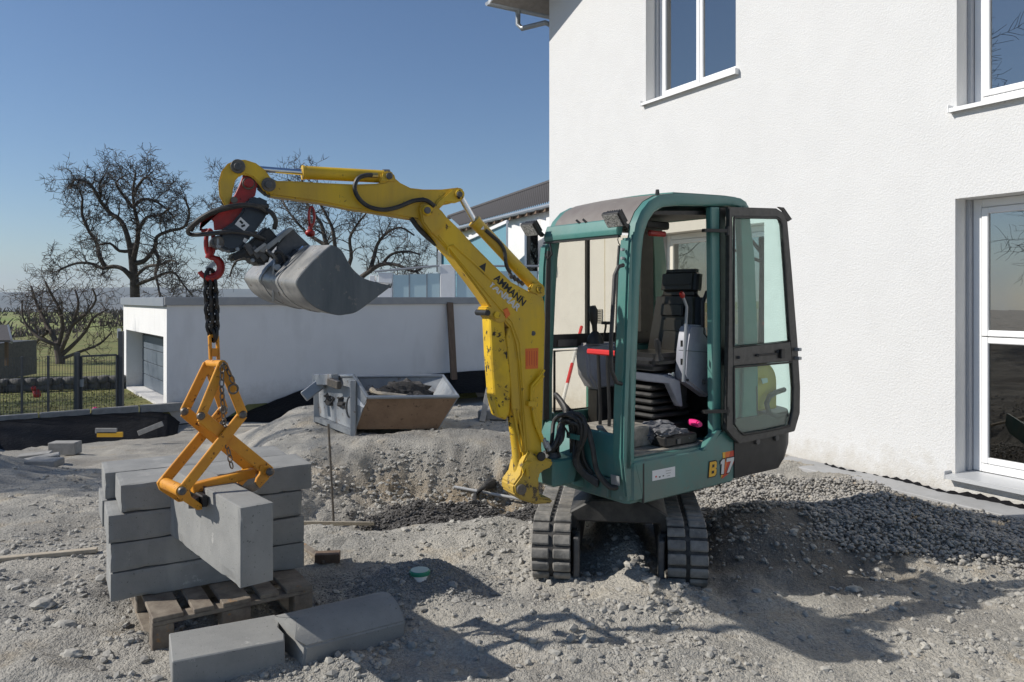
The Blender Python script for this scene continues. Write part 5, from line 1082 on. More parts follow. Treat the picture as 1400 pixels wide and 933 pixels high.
solo('ground_lath', MB().bar(a_+Z3*.02, b_+Z3*.02, .06, .03), 'woodlt', 'narrow wooden lath lying on the ground at the foot of the iron rod', 'lath', a_, bevel=.003)
a_, b_ = grnd(416, 752), grnd(450, 770)
fb = thing('wood_offcut', 'short dark wooden offcut with a lath under it beside the block stack', 'timber', b_)
part('block', MB().box(grnd(448, 768)+Z3*.03, (.16, .09, .06), (1, .15, 0), (-.15, 1, 0)), 'wooddk', fb, bevel=.004); part('lath', MB().bar(grnd(413, 748)+Z3*.012, grnd(446, 770)+Z3*.012, .05, .02), 'wood', fb, bevel=.003)
a_, b_ = grnd(-30, 771), grnd(133, 755)
solo('long_lath', MB().bar(a_+Z3*.015, b_+Z3*.015, .05, .03), 'woodlt', 'long pale wooden lath lying on the ground left of the block stack', 'lath', b_, bevel=.003)
a_ = grnd(621, 671); b_ = grnd(716, 690); a_.z += .04; b_.z += .05
pp_ = thing('grey_pipe', 'pale grey pipe lying across the trench edge beside the boom foot', 'pipe', a_)
part('tube', MB().cyl(a_, b_, .016, 12), 'pipe', pp_); e_ = (b_-a_).normalized()
part('corrugated_end', MB().tube([b_+e_*(.010*k-.02) for k in range(14)], [.03 if k % 2 else .024 for k in range(14)], 12), 'dkgrey', pp_)
fz = []
for px, py in ((648, 694), (650, 682), (662, 672), (680, 665), (690, 655), (700, 648), (725, 640), (745, 636)): q = grnd(px, py); q.z += .05; fz.append(q)
ho = []
for i in range(len(fz)-1):
    for t in (0, .33, .66): ho.append(fz[i].lerp(fz[i+1], t))
solo('drainage_sock', MB().tube(ho, [.022 if i < 7 else .05 if i < 14 else .06 for i in range(len(ho))], 10), 'blackrub', 'black flexible drainage hose curling out of the trench behind the boom', 'hose', ho[0])
# levelling staff seen through the cab
a_ = Vector((0, 0, 0)); sx0 = at(768, 555, 8.2); sx1 = at(795, 447, 9.3)
stf = thing('marking_staff', 'red and white staff leaning behind the cab window', 'staff', sx0)
for k in range(4): part('segment', MB().cyl(sx0.lerp(sx1, k/4), sx0.lerp(sx1, (k+1)/4), .020, 10), 'redplain' if k % 2 else 'white', stf)
# leaning board and slab right of the skip
a_ = grnd(659, 577); bt = at(673, 508, a_.y+.7)
solo('leaning_board', MB().bar(a_, bt, .08, .03, (0, 1, .2)), 'kerb', 'grey board leaning up behind the yellow boom', 'board', a_, bevel=.003)
a_ = grnd(676, 571); solo('concrete_slab', MB().box(a_+Z3*.05, (.42, .3, .12), (.98, -.15, 0), (.15, .98, 0)), 'kerb', 'small concrete slab at the foot of the leaning board', 'slab', a_, bevel=.008)
# kerb stones at the left foot of the sheeting
for (px, py, sx_, an, tl_, lb) in ((89, 620, .95, .03, 0, 'largest pale kerb stone lying at the foot of the black sheeting'), (48, 627, .9, .35, .05, 'dark wet kerb stone leftmost at the foot of the black sheeting'), (57, 632, .9, .55, .12, 'thin slanting kerb stone between two others by the sheeting'), (61, 636, .8, .02, 0, 'flat low kerb stone nearest the viewer by the sheeting')):
    a_ = grnd(px, py); i_ = lb[0]; X = Vector((math.cos(an), math.sin(an), tl_)).normalized()
    solo('kerb_stone', MB().box(a_+Z3*(.10 if 'largest' in lb else .03), (.50*sx_, .25, .22 if 'largest' in lb else .10), X, (-math.sin(an), math.cos(an), 0), X.cross(Vector((-math.sin(an), math.cos(an), 0)))), 'kerb', lb, 'kerb stone', a_, 'kerb stones by the sheeting', bevel=.01)

# ------------------------------------------------------------------ skip
g1 = grnd(486, 594); g1.z = hz(g1.x, g1.y)
KX = Vector((.98, -.02, 0)).normalized(); KY = Vector((-.30, .954, 0)).normalized()
sk = thing('skip', 'small grey tipping skip with a rusty brown front, filled with dark soil', 'skip', g1)
SKP = VP((g1.x, g1.y), (KX.x, KX.y))
def kq(px, py): return SKP(px, py)
f1, f2 = kq(487, 588), kq(599, 583); t1, t2 = kq(505, 542), kq(627, 541); t1 = t1-KY*.0; 
lean = -Vector((0, 1, 0))*.10
t1 = t1+lean; t2 = t2+lean
Dp = KY*1.15
b1, b2 = f1+Dp, f2+Dp
tb1 = kq(486, 516)+Vector((0, 0, 0)); hb_ = t1.z-f1.z
r1, r2 = at(481, 514, g1.y+1.2), at(606, 514, g1.y+1.35)
f1 = Vector((f1.x, f1.y, g1.z+.06)); f2 = Vector((f2.x, f2.y, g1.z+.07))
part('front_wall', MB().add([f1, f2, t2, t1], [(0, 1, 2, 3)]), 'plywood', sk, solid=.012)
b1 = Vector((f1.x, f1.y, f1.z))+KY*1.1; b2 = Vector((f2.x, f2.y, f2.z))+KY*1.1
L0 = kq(485, 588); sl1 = kq(484, 514); s0 = at(433, 588, g1.y+1.15); s0.z = g1.z+.06; s1 = at(431, 516, g1.y+1.15)
part('back_wall', MB().add([s0, b2, r2, s1], [(0, 1, 2, 3)]), 'skip', sk, solid=.012)
part('right_wall', MB().add([f2, b2, r2, t2], [(0, 1, 2, 3)]), 'skip', sk, solid=.012)
part('left_wall', MB().add([L0, s0, s1, sl1], [(0, 1, 2, 3)]), 'skip', sk, solid=.014)
part('left_wedge', MB().add([L0, f1, t1, sl1], [(0, 1, 2, 3)]), 'skip', sk, solid=.012)
part('floor', MB().add([f1, f2, b2, s0], [(0, 1, 2, 3)]), 'skip', sk, solid=.012)
part('rim', MB().tube([t1, t2, r2, s1, sl1, t1], .022, 8), 'galv', sk)
N_ = Vector((0, -1, 0))
for px, w_ in ((483, .07), (434, .09)):
    yq = g1.y-.04 if px == 483 else g1.y+1.08
    part('upright', MB().bar(Vector((at(px, 590, yq).x, yq, g1.z-.03)), at(px, 520, yq), w_, .06, (0, 1, 0)), 'skip', sk, bevel=.006)
part('foot_channel', MB().bar(Vector((at(434, 590, g1.y+1.05).x, g1.y+1.05, g1.z+.02)), Vector((at(483, 592, g1.y).x, g1.y, g1.z+.02)), .08, .06), 'galv', sk)
part('handle_loop', MB().torus(at(478.5, 557, g1.y-.02), .10, .012, Vector((1, 0, 0)), Z3, 18, 6, .42, 1.25), 'dkgrey', sk)
part('hook_bar', MB().bar(at(415, 543, g1.y+.7), at(440, 524, g1.y+.8), .14, .10, (0, 1, 0)), 'galv', sk, bevel=.01)
part('hook_bracket', MB().bar(at(432, 519, g1.y+.9), at(458, 519, g1.y+.3), .10, .14, (0, 0, 1)), 'skip', sk, bevel=.008)
part('hook_bracket', MB().bar(at(450, 522, g1.y+.3), at(464, 527, g1.y+.1), .06, .1, (0, 0, 1)), 'steel', sk, bevel=.008)
part('corner_patch', MB().add([kq(488, 543)-KY*.04, kq(503, 546)-KY*.03-Vector((0, .06, 0)), kq(498, 556)-KY*.03-Vector((0, .06, 0)), kq(488, 553)-KY*.04], [(0, 1, 2, 3)]), 'white', sk, solid=.006)
for px in (581, 594): part('foot', MB().box(Vector((kq(px, 590).x, g1.y+.1, g1.z+.02)), (.035, .05, .14)), 'steel', sk)
sm = MB()
for k in range(26):
    f_ = random.random(); e = random.random(); c_ = s1.lerp(r2, .08+.8*f_).lerp(sl1.lerp(t2, .08+.8*f_), .15+.6*e); c_.z = t1.z-.20+.13*math.exp(-((f_-.62)/.2)**2)+.09*math.exp(-((f_-.1)/.15)**2)
    sm.blob(c_, random.uniform(.09, .17), k, .7, 3, (1.3, 1.2, .7), 3)
sm.blob(at(556, 537, g1.y+.7), .20, 3, .5, 3, (1.5, 1, .8), 3)
solo('soil_heap', sm, 'soil', 'dark soil heaped inside the skip', 'soil', t1, kind='stuff', smooth=True)
hn = [at(508, 533, g1.y+.35), at(514, 538, g1.y+.25), at(525, 539, g1.y+.15), at(556, 542, g1.y-.02)]
solo('spade_handle', MB().tube(hn, [.035, .03, .028, .022], 8), 'woodlt', 'pale wooden handle resting across the skip rim on the soil', 'handle', hn[0])

# ------------------------------------------------------------------ garage
GP = VP((-8.17, 18.0), (.811, .585)); gz0, gz1 = -1.3, 1.60
ga = thing('garage', 'long low white flat-roofed garage with a grey roof edge', 'garage', (-8.17, 18.0, -.9))
GB = (-GP.N) ; GL = 12.6; GW = 6.0
hzg = Vector((-.585, .811, 0))
part('wall', MB().add([GP.w(0, gz0), GP.w(GL, gz0), GP.w(GL, gz1), GP.w(0, gz1)], [(0, 1, 2, 3)]).add([GP.w(GL, gz0), GP.w(GL, gz0)+hzg*GW, GP.w(GL, gz1)+hzg*GW, GP.w(GL, gz1)], [(0, 1, 2, 3)]).add([GP.w(0, gz0)+hzg*GW, GP.w(GL, gz0)+hzg*GW, GP.w(GL, gz1)+hzg*GW, GP.w(0, gz1)+hzg*GW], [(0, 1, 2, 3)]), 'stucco2', ga, smooth=False)
FPn = VP((-8.17, 18.0), (-.585, .811)); FN = FPn.N
def gw(s_, z, k=0): q = FPn.p+FPn.d*s_+FPn.n*k; return Vector((q.x, q.y, z))
d0, d1, dz0, dz1 = FPn.t(223.5), FPn.t(172.5), -.86, FPn(223, 460.5).z
print('GARAGE', d0, d1, dz1)
wall = MB()
for (a, b_, c_, e) in ((0, d0, gz0, gz1), (d1, GW, gz0, gz1), (d0, d1, dz1, gz1), (d0, d1, gz0, dz0)): wall.add([gw(a, c_), gw(b_, c_), gw(b_, e), gw(a, e)], [(0, 1, 2, 3)])
part('wall', wall, 'stucco2', ga, smooth=False)
rv = MB()
for q in ([(d0, dz0), (d0, dz1)], [(d1, dz0), (d1, dz1)], [(d0, dz1), (d1, dz1)], [(d0, dz0), (d1, dz0)]): rv.add([gw(*q[0]), gw(*q[1]), gw(*q[1], -.5), gw(*q[0], -.5)], [(0, 1, 2, 3)])
part('door_recess', rv, 'stucco2', ga, smooth=False)
gd = part('garage_door', MB().box((gw(d0, dz0, -.47)+gw(d1, dz1, -.47))/2, ((d1-d0), .02, dz1-dz0), FPn.D, FN, Z3), 'black', ga)
for k in range(4): hh = (dz1-dz0-.16)/4; part('panel', MB().box((gw(d0, 0, -.45)+gw(d1, 0, -.45))/2*1+Z3*(dz0+hh*(k+.5)), ((d1-d0)*.99, .03, hh-.02), FPn.D, FN, Z3), 'gdoor', gd, bevel=.004)
fa = MB(); fa.bar(GP.w(-.06, 1.68, .05), GP.w(GL, 1.68, .05), .06, .20, (0, 0, 1)); part('roof_edge', fa, 'fasciasun', ga, bevel=.01)
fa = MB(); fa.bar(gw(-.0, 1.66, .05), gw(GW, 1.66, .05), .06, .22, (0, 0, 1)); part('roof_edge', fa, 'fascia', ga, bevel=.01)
part('flat_roof', MB().ext([GP.w(.02, 1.60), GP.w(GL, 1.60), GP.w(GL, 1.60)+hzg*GW, GP.w(.02, 1.60)+hzg*GW], Z3*.06), 'fasciasun', ga, smooth=False)
# brown timber leaning on the garage wall
a_ = GP(621, 532, .5); b_ = GP(615, 414, .08); a_.z = -.75
solo('timber_post', MB().bar(a_, b_, .19, .09, GP.N), 'wooddk', 'dark brown timber plank leaning upright against the garage wall', 'plank', a_, bevel=.006)
# kerb, black sheeting
ke0, ke1 = GP.w(.35, -.82, .12), GP.w(-9.5, -.82, .12)
kb = thing('garden_kerb', 'long pale concrete kerb running along the top of the black sheeting', 'kerb', ke0)
for k in range(10):
    f0, f1_ = k/10, (k+1)/10-.004; part('kerb_unit', MB().bar(ke0.lerp(ke1, f0), ke0.lerp(ke1, f1_), .16, .20, (0, 0, 1)), 'kerb', kb, bevel=.01)
def sheetmesh(name, top, bot, label, loc, bulge=.35, n=60, rows=8):
    G = []
    for i in range(n):
        f_ = i/(n-1)*(len(top)-1); a = min(int(f_), len(top)-2); q = f_-a; T_ = top[a].lerp(top[a+1], q); B_ = bot[a].lerp(bot[a+1], q); r = []
        for j in range(rows):
            s_ = j/(rows-1); p_ = T_.lerp(B_, s_); w_ = .02*math.sin(i*.9+j*.8)+.05*math.sin(i*.23-j*.5)+.025*random.uniform(-1, 1)
            p_ = p_+Vector((.2, -1, 0))*(bulge*math.sin(math.pi*s_*.9)**.8+w_*math.sin(math.pi*s_))+Z3*.006*math.sin(i*1.3); r.append(p_)
        G.append(r)
    return solo(name, sheet(G), 'foil', label, 'plastic sheeting', loc, solid=.01, ang=60)
tops, bots = [], []
for px, py, by in ((-60, 580, 625), (0, 576, 616), (60, 572, 610), (120, 568, 607), (180, 565, 602), (214, 563.5, 600), (232, 567, 597), (246, 578, 594)):
    T_ = GP(px, py, .22) if px < 225 else GP(px, py, .35); tops.append(T_)
    B_ = grnd(px, by, 25); B_.z -= .05; bots.append(B_)
sheetmesh('black_sheeting', tops, bots, 'black plastic sheeting hanging below the kerb at the left', bots[2], .25)
tops, bots = [], []
for px, py, by in ((244, 580, 596), (280, 577, 590), (325, 568, 584), (360, 554, 576), (395, 540, 566), (430, 527, 556), (480, 520, 540), (560, 515, 536), (620, 509, 533), (690, 505, 531), (760, 503, 531)):
    T_ = GP(px, py, .10); tops.append(T_); q = GP(px, by, 1.1); q.z = min(q.z, T_.z-.3); bots.append(Vector((q.x, q.y, q.z-.1)))
sheetmesh('black_sheeting', tops, bots, 'black plastic sheeting draped along the foot of the garage wall behind the skip', bots[4], .10)
for (px, py, w_, an, m_n, lb) in ((158, 585, .42, 0, 'kerb', 'pale batten pair lying on the black sheeting'), (163, 590, .50, 0, 'yelprint', 'yellow batten under the pale one on the black sheeting'), (217, 582, .52, -.38, 'kerb', 'slanting pale batten on the black sheeting below the garage corner')):
    P_ = at(px, py, 15.35 if px > 200 else 15.3); solo('batten', MB().box(P_-Vector((0, .35, 0)), (w_, .04, .10), (math.cos(an), 0, -math.sin(an)), (0, 1, 0), (math.sin(an), 0, math.cos(an))), m_n, lb, 'batten', P_, bevel=.004)

# ------------------------------------------------------------------ lawn, fence, field wall, far country
lz = -.93
def patch(name, x0, x1, y0, y1, nx_, ny_, zf, m, geo=True):
    X = np.linspace(x0, x1, nx_); Y = np.linspace(y0**.5, y1**.5, ny_)**2; XX, YY = np.meshgrid(X, Y); ZZ = zf(XX, YY)
    V = np.stack([XX.ravel(), YY.ravel(), ZZ.ravel()], 1); i, j = np.meshgrid(np.arange(nx_-1), np.arange(ny_-1)); a = (j*nx_+i).ravel()
    return np_mesh(name, V, np.stack([a, a+1, a+nx_+1, a+nx_], 1), m, True)
def lawnz(x, y):                              # starts right behind the kerb line
    d = (x-ke0.x)*(-.585)+(y-ke0.y)*.811
    z = lz+.02*vn(x, y, 90); return np.where((d > .12)&(x < 14), z, -2.2)
link('lawn', patch('lawn', -34, 60, 9, 60, 150, 120, lambda x, y: np.where((x-ke0.x)*(-.585)+(y-ke0.y)*.811 > .05, lz+.02*vn(x, y, 90), -2.3), 'lawn'), kind='structure')
link('fields', patch('fields', -2500, 2500, 58, 2300, 90, 160, lambda x, y: -1.2-58*ss(90, 1300, y)+1.2*vn(x*.012, y*.012, 5)+.25*vn(x*.2, y*.2, 8)-.3, 'field'), kind='structure')
def hillz(x, y):
    r = ss(1500, 3300, y+350*vn(x*.0012, 0*y, 3)); return -60+r*(92+16*fbm(x*.0014, y*.0006, 1, 4, 9))
link('hills', patch('hills', -5200, 5200, 1400, 4200, 180, 90, hillz, 'hills'), kind='structure')
# grass blades along the lawn read as tufts close to the fence
n = 9000; x = RS.uniform(-16, -6, n); y = RS.uniform(14, 24, n); d = (x-ke0.x)*(-.585)+(y-ke0.y)*.811; k = (d > .25)&(d < 7); x, y = x[k], y[k]; n = len(x)
hgt = RS.uniform(.015, .05, n); ang = RS.uniform(0, 3.14, n); w_ = .02
V = np.stack([np.stack([x-np.cos(ang)*w_, y-np.sin(ang)*w_, np.full(n, lz)], 1), np.stack([x+np.cos(ang)*w_, y+np.sin(ang)*w_, np.full(n, lz)], 1), np.stack([x+RS.uniform(-.03, .03, n), y, lz+hgt], 1)], 1).reshape(-1, 3)
link('grass', np_mesh('grass', V, np.arange(3*n).reshape(n, 3), 'lawn'), 'short winter grass tufts on the lawn behind the fence', 'grass', 'stuff')
# fence: panels between posts, gate at its right end
FE = VP((ke0.x-.05, ke0.y+.25), (-.811, -.585))
fg = thing('mesh_fence', 'dark grey double-wire mesh fence standing left of the gate', 'fence', FE.w(2.2, lz))
def wires(t0, t1, z0, z1, name, parent, off=0):
    mb = MB(); k = int((t1-t0)/.05)
    for i in range(k+1): t = t0+(t1-t0)*i/k; mb.bar(FE.w(t, z0, off), FE.w(t, z1, off), .006, .006, (0, 1, 0))
    for i in range(8): z = z0+(z1-z0)*i/7; mb.bar(FE.w(t0, z, off+.006), FE.w(t1, z, off+.006), .008, .006, (0, 0, 1))
    return part(name, mb, 'fence', parent, kind='stuff', smooth=False)
tg0, tg1 = FE.t(165.5), FE.t(107)
ft = FE(107, 485).z
part_x = [FE.t(104), FE.t(66), FE.t(30), FE.t(-8), FE.t(-50)]
for t in part_x: part('post', MB().bar(FE.w(t, lz-.2), FE.w(t, ft), .04, .04, (0, 0, 1) if False else (0, 1, 0)), 'fence', fg)
for a, b_ in zip(part_x, part_x[1:]): wires(a, b_, lz+.02, ft-.02, 'wire_panel', fg)
gt_ = thing('garden_gate', 'tall dark mesh gate between its two posts beside the garage', 'gate', FE.w(tg0, lz))
for t, h_ in ((tg0, at(165, 452, 18).z), (tg1+.02, ft+.05)): part('gate_post', MB().bar(FE.w(t, lz-.2), FE.w(t, h_), .10, .08, (0, 1, 0)), 'fence', gt_)
gf = MB(); g1_, g2_ = tg0+.09, tg1-.06
for z in (lz+.06, ft-.04): gf.bar(FE.w(g1_, z), FE.w(g2_, z), .04, .04, (0, 0, 1))
for t in (g1_, g2_): gf.bar(FE.w(t, lz+.06), FE.w(t, ft-.04), .04, .04, (0, 1, 0))
part('gate_frame', gf, 'fence', gt_); wires(g1_, g2_, lz+.08, ft-.06, 'wire_panel', gt_)
part('lock_box', MB().box(FE.w(tg1-.06, -.15, .02), (.08, .06, .16)), 'galv', gt_)
part('gate_lamp', MB().box(at(163, 456, 17.6), (.06, .06, .22)), 'white', gt_)
# low dark fieldstone wall across the lawn, stone by stone
sw = thing('fieldstone_wall', 'low dark fieldstone wall across the lawn behind the fence', 'wall', at(80, 530, 22.0))
sx_a, sx_b = at(-60, 528, 21.2), at(166, 526, 22.6); rr = random.Random(4)
L_ = (sx_b-sx_a).length; protos = []
for i in range(4):
    me = mesh_of('stone', MB().box((0, 0, 0), (.92, .8, .9), (1, .06*i-.09, 0), (.05, 1, .04*i), (.04*i-.06, 0, 1), taper=.88), 'gabion', Vector((0, 0, 0)), bevel=.09, ang=50); protos.append(me)
for row in range(2):
    t = 0
    while t < L_:
        w_ = rr.uniform(.22, .42); c_ = sx_a.lerp(sx_b, (t+w_/2)/L_); o = bpy.data.objects.new('stone', rr.choice(protos)); C.objects.link(o); o.parent = sw
        o.location = Vector((c_.x, c_.y, lz+.12+.17*row))-sw.location; o.scale = (w_*1.08, .38, .20+rr.uniform(0, .05)); o.rotation_euler = (0, 0, rr.uniform(-.2, .2)); t += w_
# small shed roof at the left edge
sh = thing('garden_shed', 'dark garden shelter with a pitched roof at the left edge', 'shed', at(-10, 520, 24))
sr = [at(-40, 447, 24), at(11, 447, 24), at(16, 468, 23), at(-40, 468, 23)]
part('roof', MB().ext(sr, Z3*.06), 'tile', sh); part('verge', MB().bar(at(11, 446, 24), at(16, 468, 23), .05, .10), 'galv', sh)
part('post', MB().bar(at(9, 468, 23.5), at(9, 500, 23.5), .08, .08, (0, 1, 0)), 'wooddk', sh); part('wall', MB().ext([at(-40, 470, 24), at(-4, 470, 24), at(-4, 520, 24), at(-40, 520, 24)], Vector((0, 2, 0))), 'dkgrey', sh)
# pink toys on the lawn
p_ = at(117, 556, 17.4); solo('pink_ball', MB().blob(Vector((p_.x, p_.y+.4, lz+.06)), .08, 1, .02, 2), 'pink', 'pink ball lying on the lawn just behind the gate', 'ball', p_)
p_ = at(50, 523, 20.5); solo('red_toy', MB().blob(Vector((p_.x, p_.y, lz+.1)), .12, 1, .5, 2, (1, .6, 1)).blob(Vector((p_.x-.08, p_.y, lz+.25)), .07, 2, .3, 2), 'red', 'small red toy standing on the lawn in front of the fieldstone wall', 'toy', p_)

# ------------------------------------------------------------------ neighbour house with tiled roof and terrace
nb = thing('neighbour_house', 'neighbour house with dark tiled roof and blue-green screened balcony behind the garage', 'house', at(690, 410, 33))
NP = VP((at(618, 300, 36).x, 36), Vector((-.43, .90)).normalized())    # eave runs towards us to the right
ND = -NP.D; 
e0 = at(628, 309.5, 35.2); e1 = at(770, 273.5, 27.5); rg0 = at(614, 297, 38.5); rg1 = at(770, 243.5, 30.5)
RPn = MB(); nr, nc = 14, 60; rows = []
for j in range(nr):
    for step in (0, 1):
        f_ = (j+step*.97)/nr; up = .0 if step else .05
        rows.append([(e0.lerp(e1, i/(nc*4)).lerp(rg0.lerp(rg1, i/(nc*4)), f_))+Z3*(up*(1-step)+.035*math.sin(i/4*2*math.pi)) for i in range(nc*4+1)])
ro = part('roof', sheet(rows), 'tile', nb, smooth=True, ang=60)
part('ridge', MB().tube([rg0, rg1], .12, 8), 'tile', ro); part('gutter', MB().tube([e0-Z3*.08, e1-Z3*.08], .08, 8), 'fascia', ro)
E = (e1-e0).normalized(); inn_ = Vector((rg0.x-e0.x, rg0.y-e0.y, 0)).normalized()
part('soffit', MB().ext([e0-Z3*.12, e1-Z3*.12, e1+inn_*1.2-Z3*.12, e0+inn_*1.2-Z3*.12], Z3*.03), 'wooddk', ro)
for k in range(13): q = e0.lerp(e1, (k+.4)/13); part('rafter_end', MB().bar(q-Z3*.2+inn_*.05, q-Z3*.16+inn_*1.2, .12, .14), 'wooddk', ro)
n0 = e0+inn_*1.1; n1 = e1+inn_*1.1
wl_ = MB().ext([Vector((n0.x, n0.y, 1)), Vector((n1.x, n1.y, 1)), Vector((n1.x, n1.y, n1.z-.1)), Vector((n0.x, n0.y, n0.z-.1))], inn_*6); part('wall', wl_, 'stucco2', nb, smooth=False)
wq = lambda px, py, Y: at(px, py, Y)
# privacy screen of blue-green glass in a white frame, terrace door
SC = VP((at(626, 400, 32.5).x, 32.5), (.6, -.8))
scr = part('privacy_screen', MB().ext([wq(603, 345, 33.0), wq(694, 304, 29.5), wq(694, 408, 29.5), wq(603, 408, 33.0)], Vector((.02, .04, 0))), 'bluescreen', nb, smooth=False)
part('screen_frame', MB().bar(wq(601, 345, 32.95), wq(694, 303, 29.45), .10, .12).bar(wq(693, 303, 29.45), wq(693, 408, 29.45), .06, .10, (0, 1, 0)).bar(wq(601, 344, 32.9), wq(601, 408, 32.9), .16, .14, (0, 1, 0)), 'pvc', scr)
part('screen_post', MB().bar(wq(598, 338, 33.1), wq(598, 372, 33.1), .07, .1, (0, 1, 0)), 'fence', scr)
dw = part('terrace_door', MB().ext([wq(717, 318, 29.6), wq(735, 316, 29.1), wq(735, 408, 29.1), wq(717, 408, 29.6)], Vector((.02, .04, 0))), 'pvc', nb); part('pane', MB().ext([wq(720, 321, 29.4), wq(735, 319, 28.9), wq(735, 408, 28.9), wq(720, 408, 29.4)], Vector((.02, .04, 0))), 'darkglass', dw, smooth=False)
# terrace parapet on the garage roof edge
tp_ = thing('roof_terrace', 'white balcony balustrade with pale frosted glass panels on top of the garage roof', 'balustrade', at(600, 405, 26))
TY_ = 25.5
def col_(x0, x1, y0, nm='pillar'): 
    a, b_ = at(x0, 408, TY_), at(x1, 408, TY_); part(nm, MB().box(((a.x+b_.x)/2, TY_+.2, (1.6+at(0, y0, TY_).z)/2), (b_.x-a.x, .4, at(0, y0, TY_).z-1.6)), 'stucco2', tp_, bevel=.01)
col_(517, 536, 373); col_(602, 622, 362); col_(505, 512, 377); col_(736, 756, 362)
for x0, x1, y0 in ((537.5, 559, 376), (560, 583, 375), (584, 601.5, 374), (624, 653, 371), (654, 680, 371), (681, 708, 371), (709, 735, 371)):
    a, b_ = at(x0, 408, TY_), at(x1, 408, TY_); part('glass_panel', MB().box(((a.x+b_.x)/2, TY_+.05, (1.66+at(0, y0, TY_).z)/2), (b_.x-a.x, .02, at(0, y0, TY_).z-1.66)), 'frosted', tp_, smooth=False)
    part('panel_post', MB().box((b_.x+.01, TY_+.05, (1.6+at(0, y0, TY_).z)/2), (.04, .05, at(0, y0-1, TY_).z-1.6)), 'galv', tp_)
part('handrail', MB().cyl(at(512, 371.5, TY_), at(600, 363.5, TY_), .035, 8).cyl(at(622, 364, TY_), at(760, 364, TY_), .035, 8), 'galv', tp_)

# ------------------------------------------------------------------ bare trees
TRI = 0
def limb(mb, tw, pts, r0, r1, rnd, lvl, dens, n=5):
    """a tapered limb through pts; side twigs sprout along it"""
    P = []
    for i in range(len(pts)-1):
        p0 = pts[max(i-1, 0)]; p1 = pts[i]; p2 = pts[i+1]; p3 = pts[min(i+2, len(pts)-1)]
        for t in (0, .33, .66): P.append(.5*((2*p1)+(-p0+p2)*t+(2*p0-5*p1+4*p2-p3)*t*t+(-p0+3*p1-3*p2+p3)*t**3))
    P.append(pts[-1]); m = len(P); rs = [r0+(r1-r0)*(i/(m-1))**.8 for i in range(m)]; mb.tube(P, rs, n, cap=False)
    if lvl <= 0: return
    tot = sum((a-b_).length for a, b_ in zip(P, P[1:])); k = max(1, int(tot*dens))
    for _ in range(k):
        f_ = rnd.uniform(.22, 1)**.8; i = min(int(f_*(m-1)), m-2); p = P[i].lerp(P[i+1], rnd.random()); d = (P[i+1]-P[i]).normalized()
        sd = Vector((rnd.gauss(0, 1), rnd.gauss(0, 1), rnd.gauss(0.1, .8))); sd = (sd-d*sd.dot(d)).normalized(); dr = (d*.55+sd*.85).normalized()
        ln = {3: 1.9, 2: 1.15, 1: .62}[lvl]*rnd.uniform(.55, 1.3)*tw; q = p; pp2 = [p]; nseg = 4 if lvl > 1 else 3
        for s_ in range(nseg):
            dr = (dr+Vector((rnd.gauss(0, .24), rnd.gauss(0, .24), rnd.gauss(.0, .24)))).normalized(); q = q+dr*ln/nseg; pp2.append(q)
        rr_ = max(rs[i]*.42, .010) if lvl > 1 else .0085; rr_ = min(rr_, {3: .06, 2: .026, 1: .011}[lvl])
        limb(mb, tw, pp2, rr_, max(.0055, rr_*.4), rnd, lvl-1, dens*{3: 1.5, 2: 1.55, 1: 1}[lvl], 3)
def tree(name, label, Y, trunk, limbs, seed, dens=2.4, tw=1.0, lvl=3, zb=-1.5, dy=1.6, wt=.20, barkm='bark', sc_=(0, 0, 1)):
    sx0_, sy0_, kk = sc_; tf = lambda L_: [(sx0_+(x_-sx0_)*kk, sy0_+(y_-sy0_)*kk) for x_, y_ in L_]; trunk = [trunk[0]]+tf(trunk[1:]); limbs = [(a_, tf(b_)) for a_, b_ in limbs]
    rnd = random.Random(seed); base = at(trunk[0][0], trunk[0][1], Y); t = thing(name, label, 'tree', (base.x, Y, zb))
    mb = MB(); P = [Vector((base.x, Y, zb))]+[at(x_, y_, Y) for x_, y_ in trunk]; mb.tube(P, [wt*1.35]+[wt*(1-.45*i/len(trunk)) for i in range(len(trunk))], 10); part('trunk', mb, barkm, t)
    for li, L_ in enumerate(limbs):
        r0 = wt*L_[0]; ptsx = L_[1]; off = rnd.uniform(-dy, dy); m = len(ptsx)
        pts = [at(x_, y_, Y+off*(i/(m-1))**1.2)+Vector((0, rnd.gauss(0, .10) if i else 0, 0)) for i, (x_, y_) in enumerate(ptsx)]
        # fill small bends
        mb = MB(); limb(mb, tw, pts, r0, r0*.22+.01, rnd, lvl, dens, 6); part('branch', mb, barkm if li < 99 else 'twig', t, ang=80)
    return t
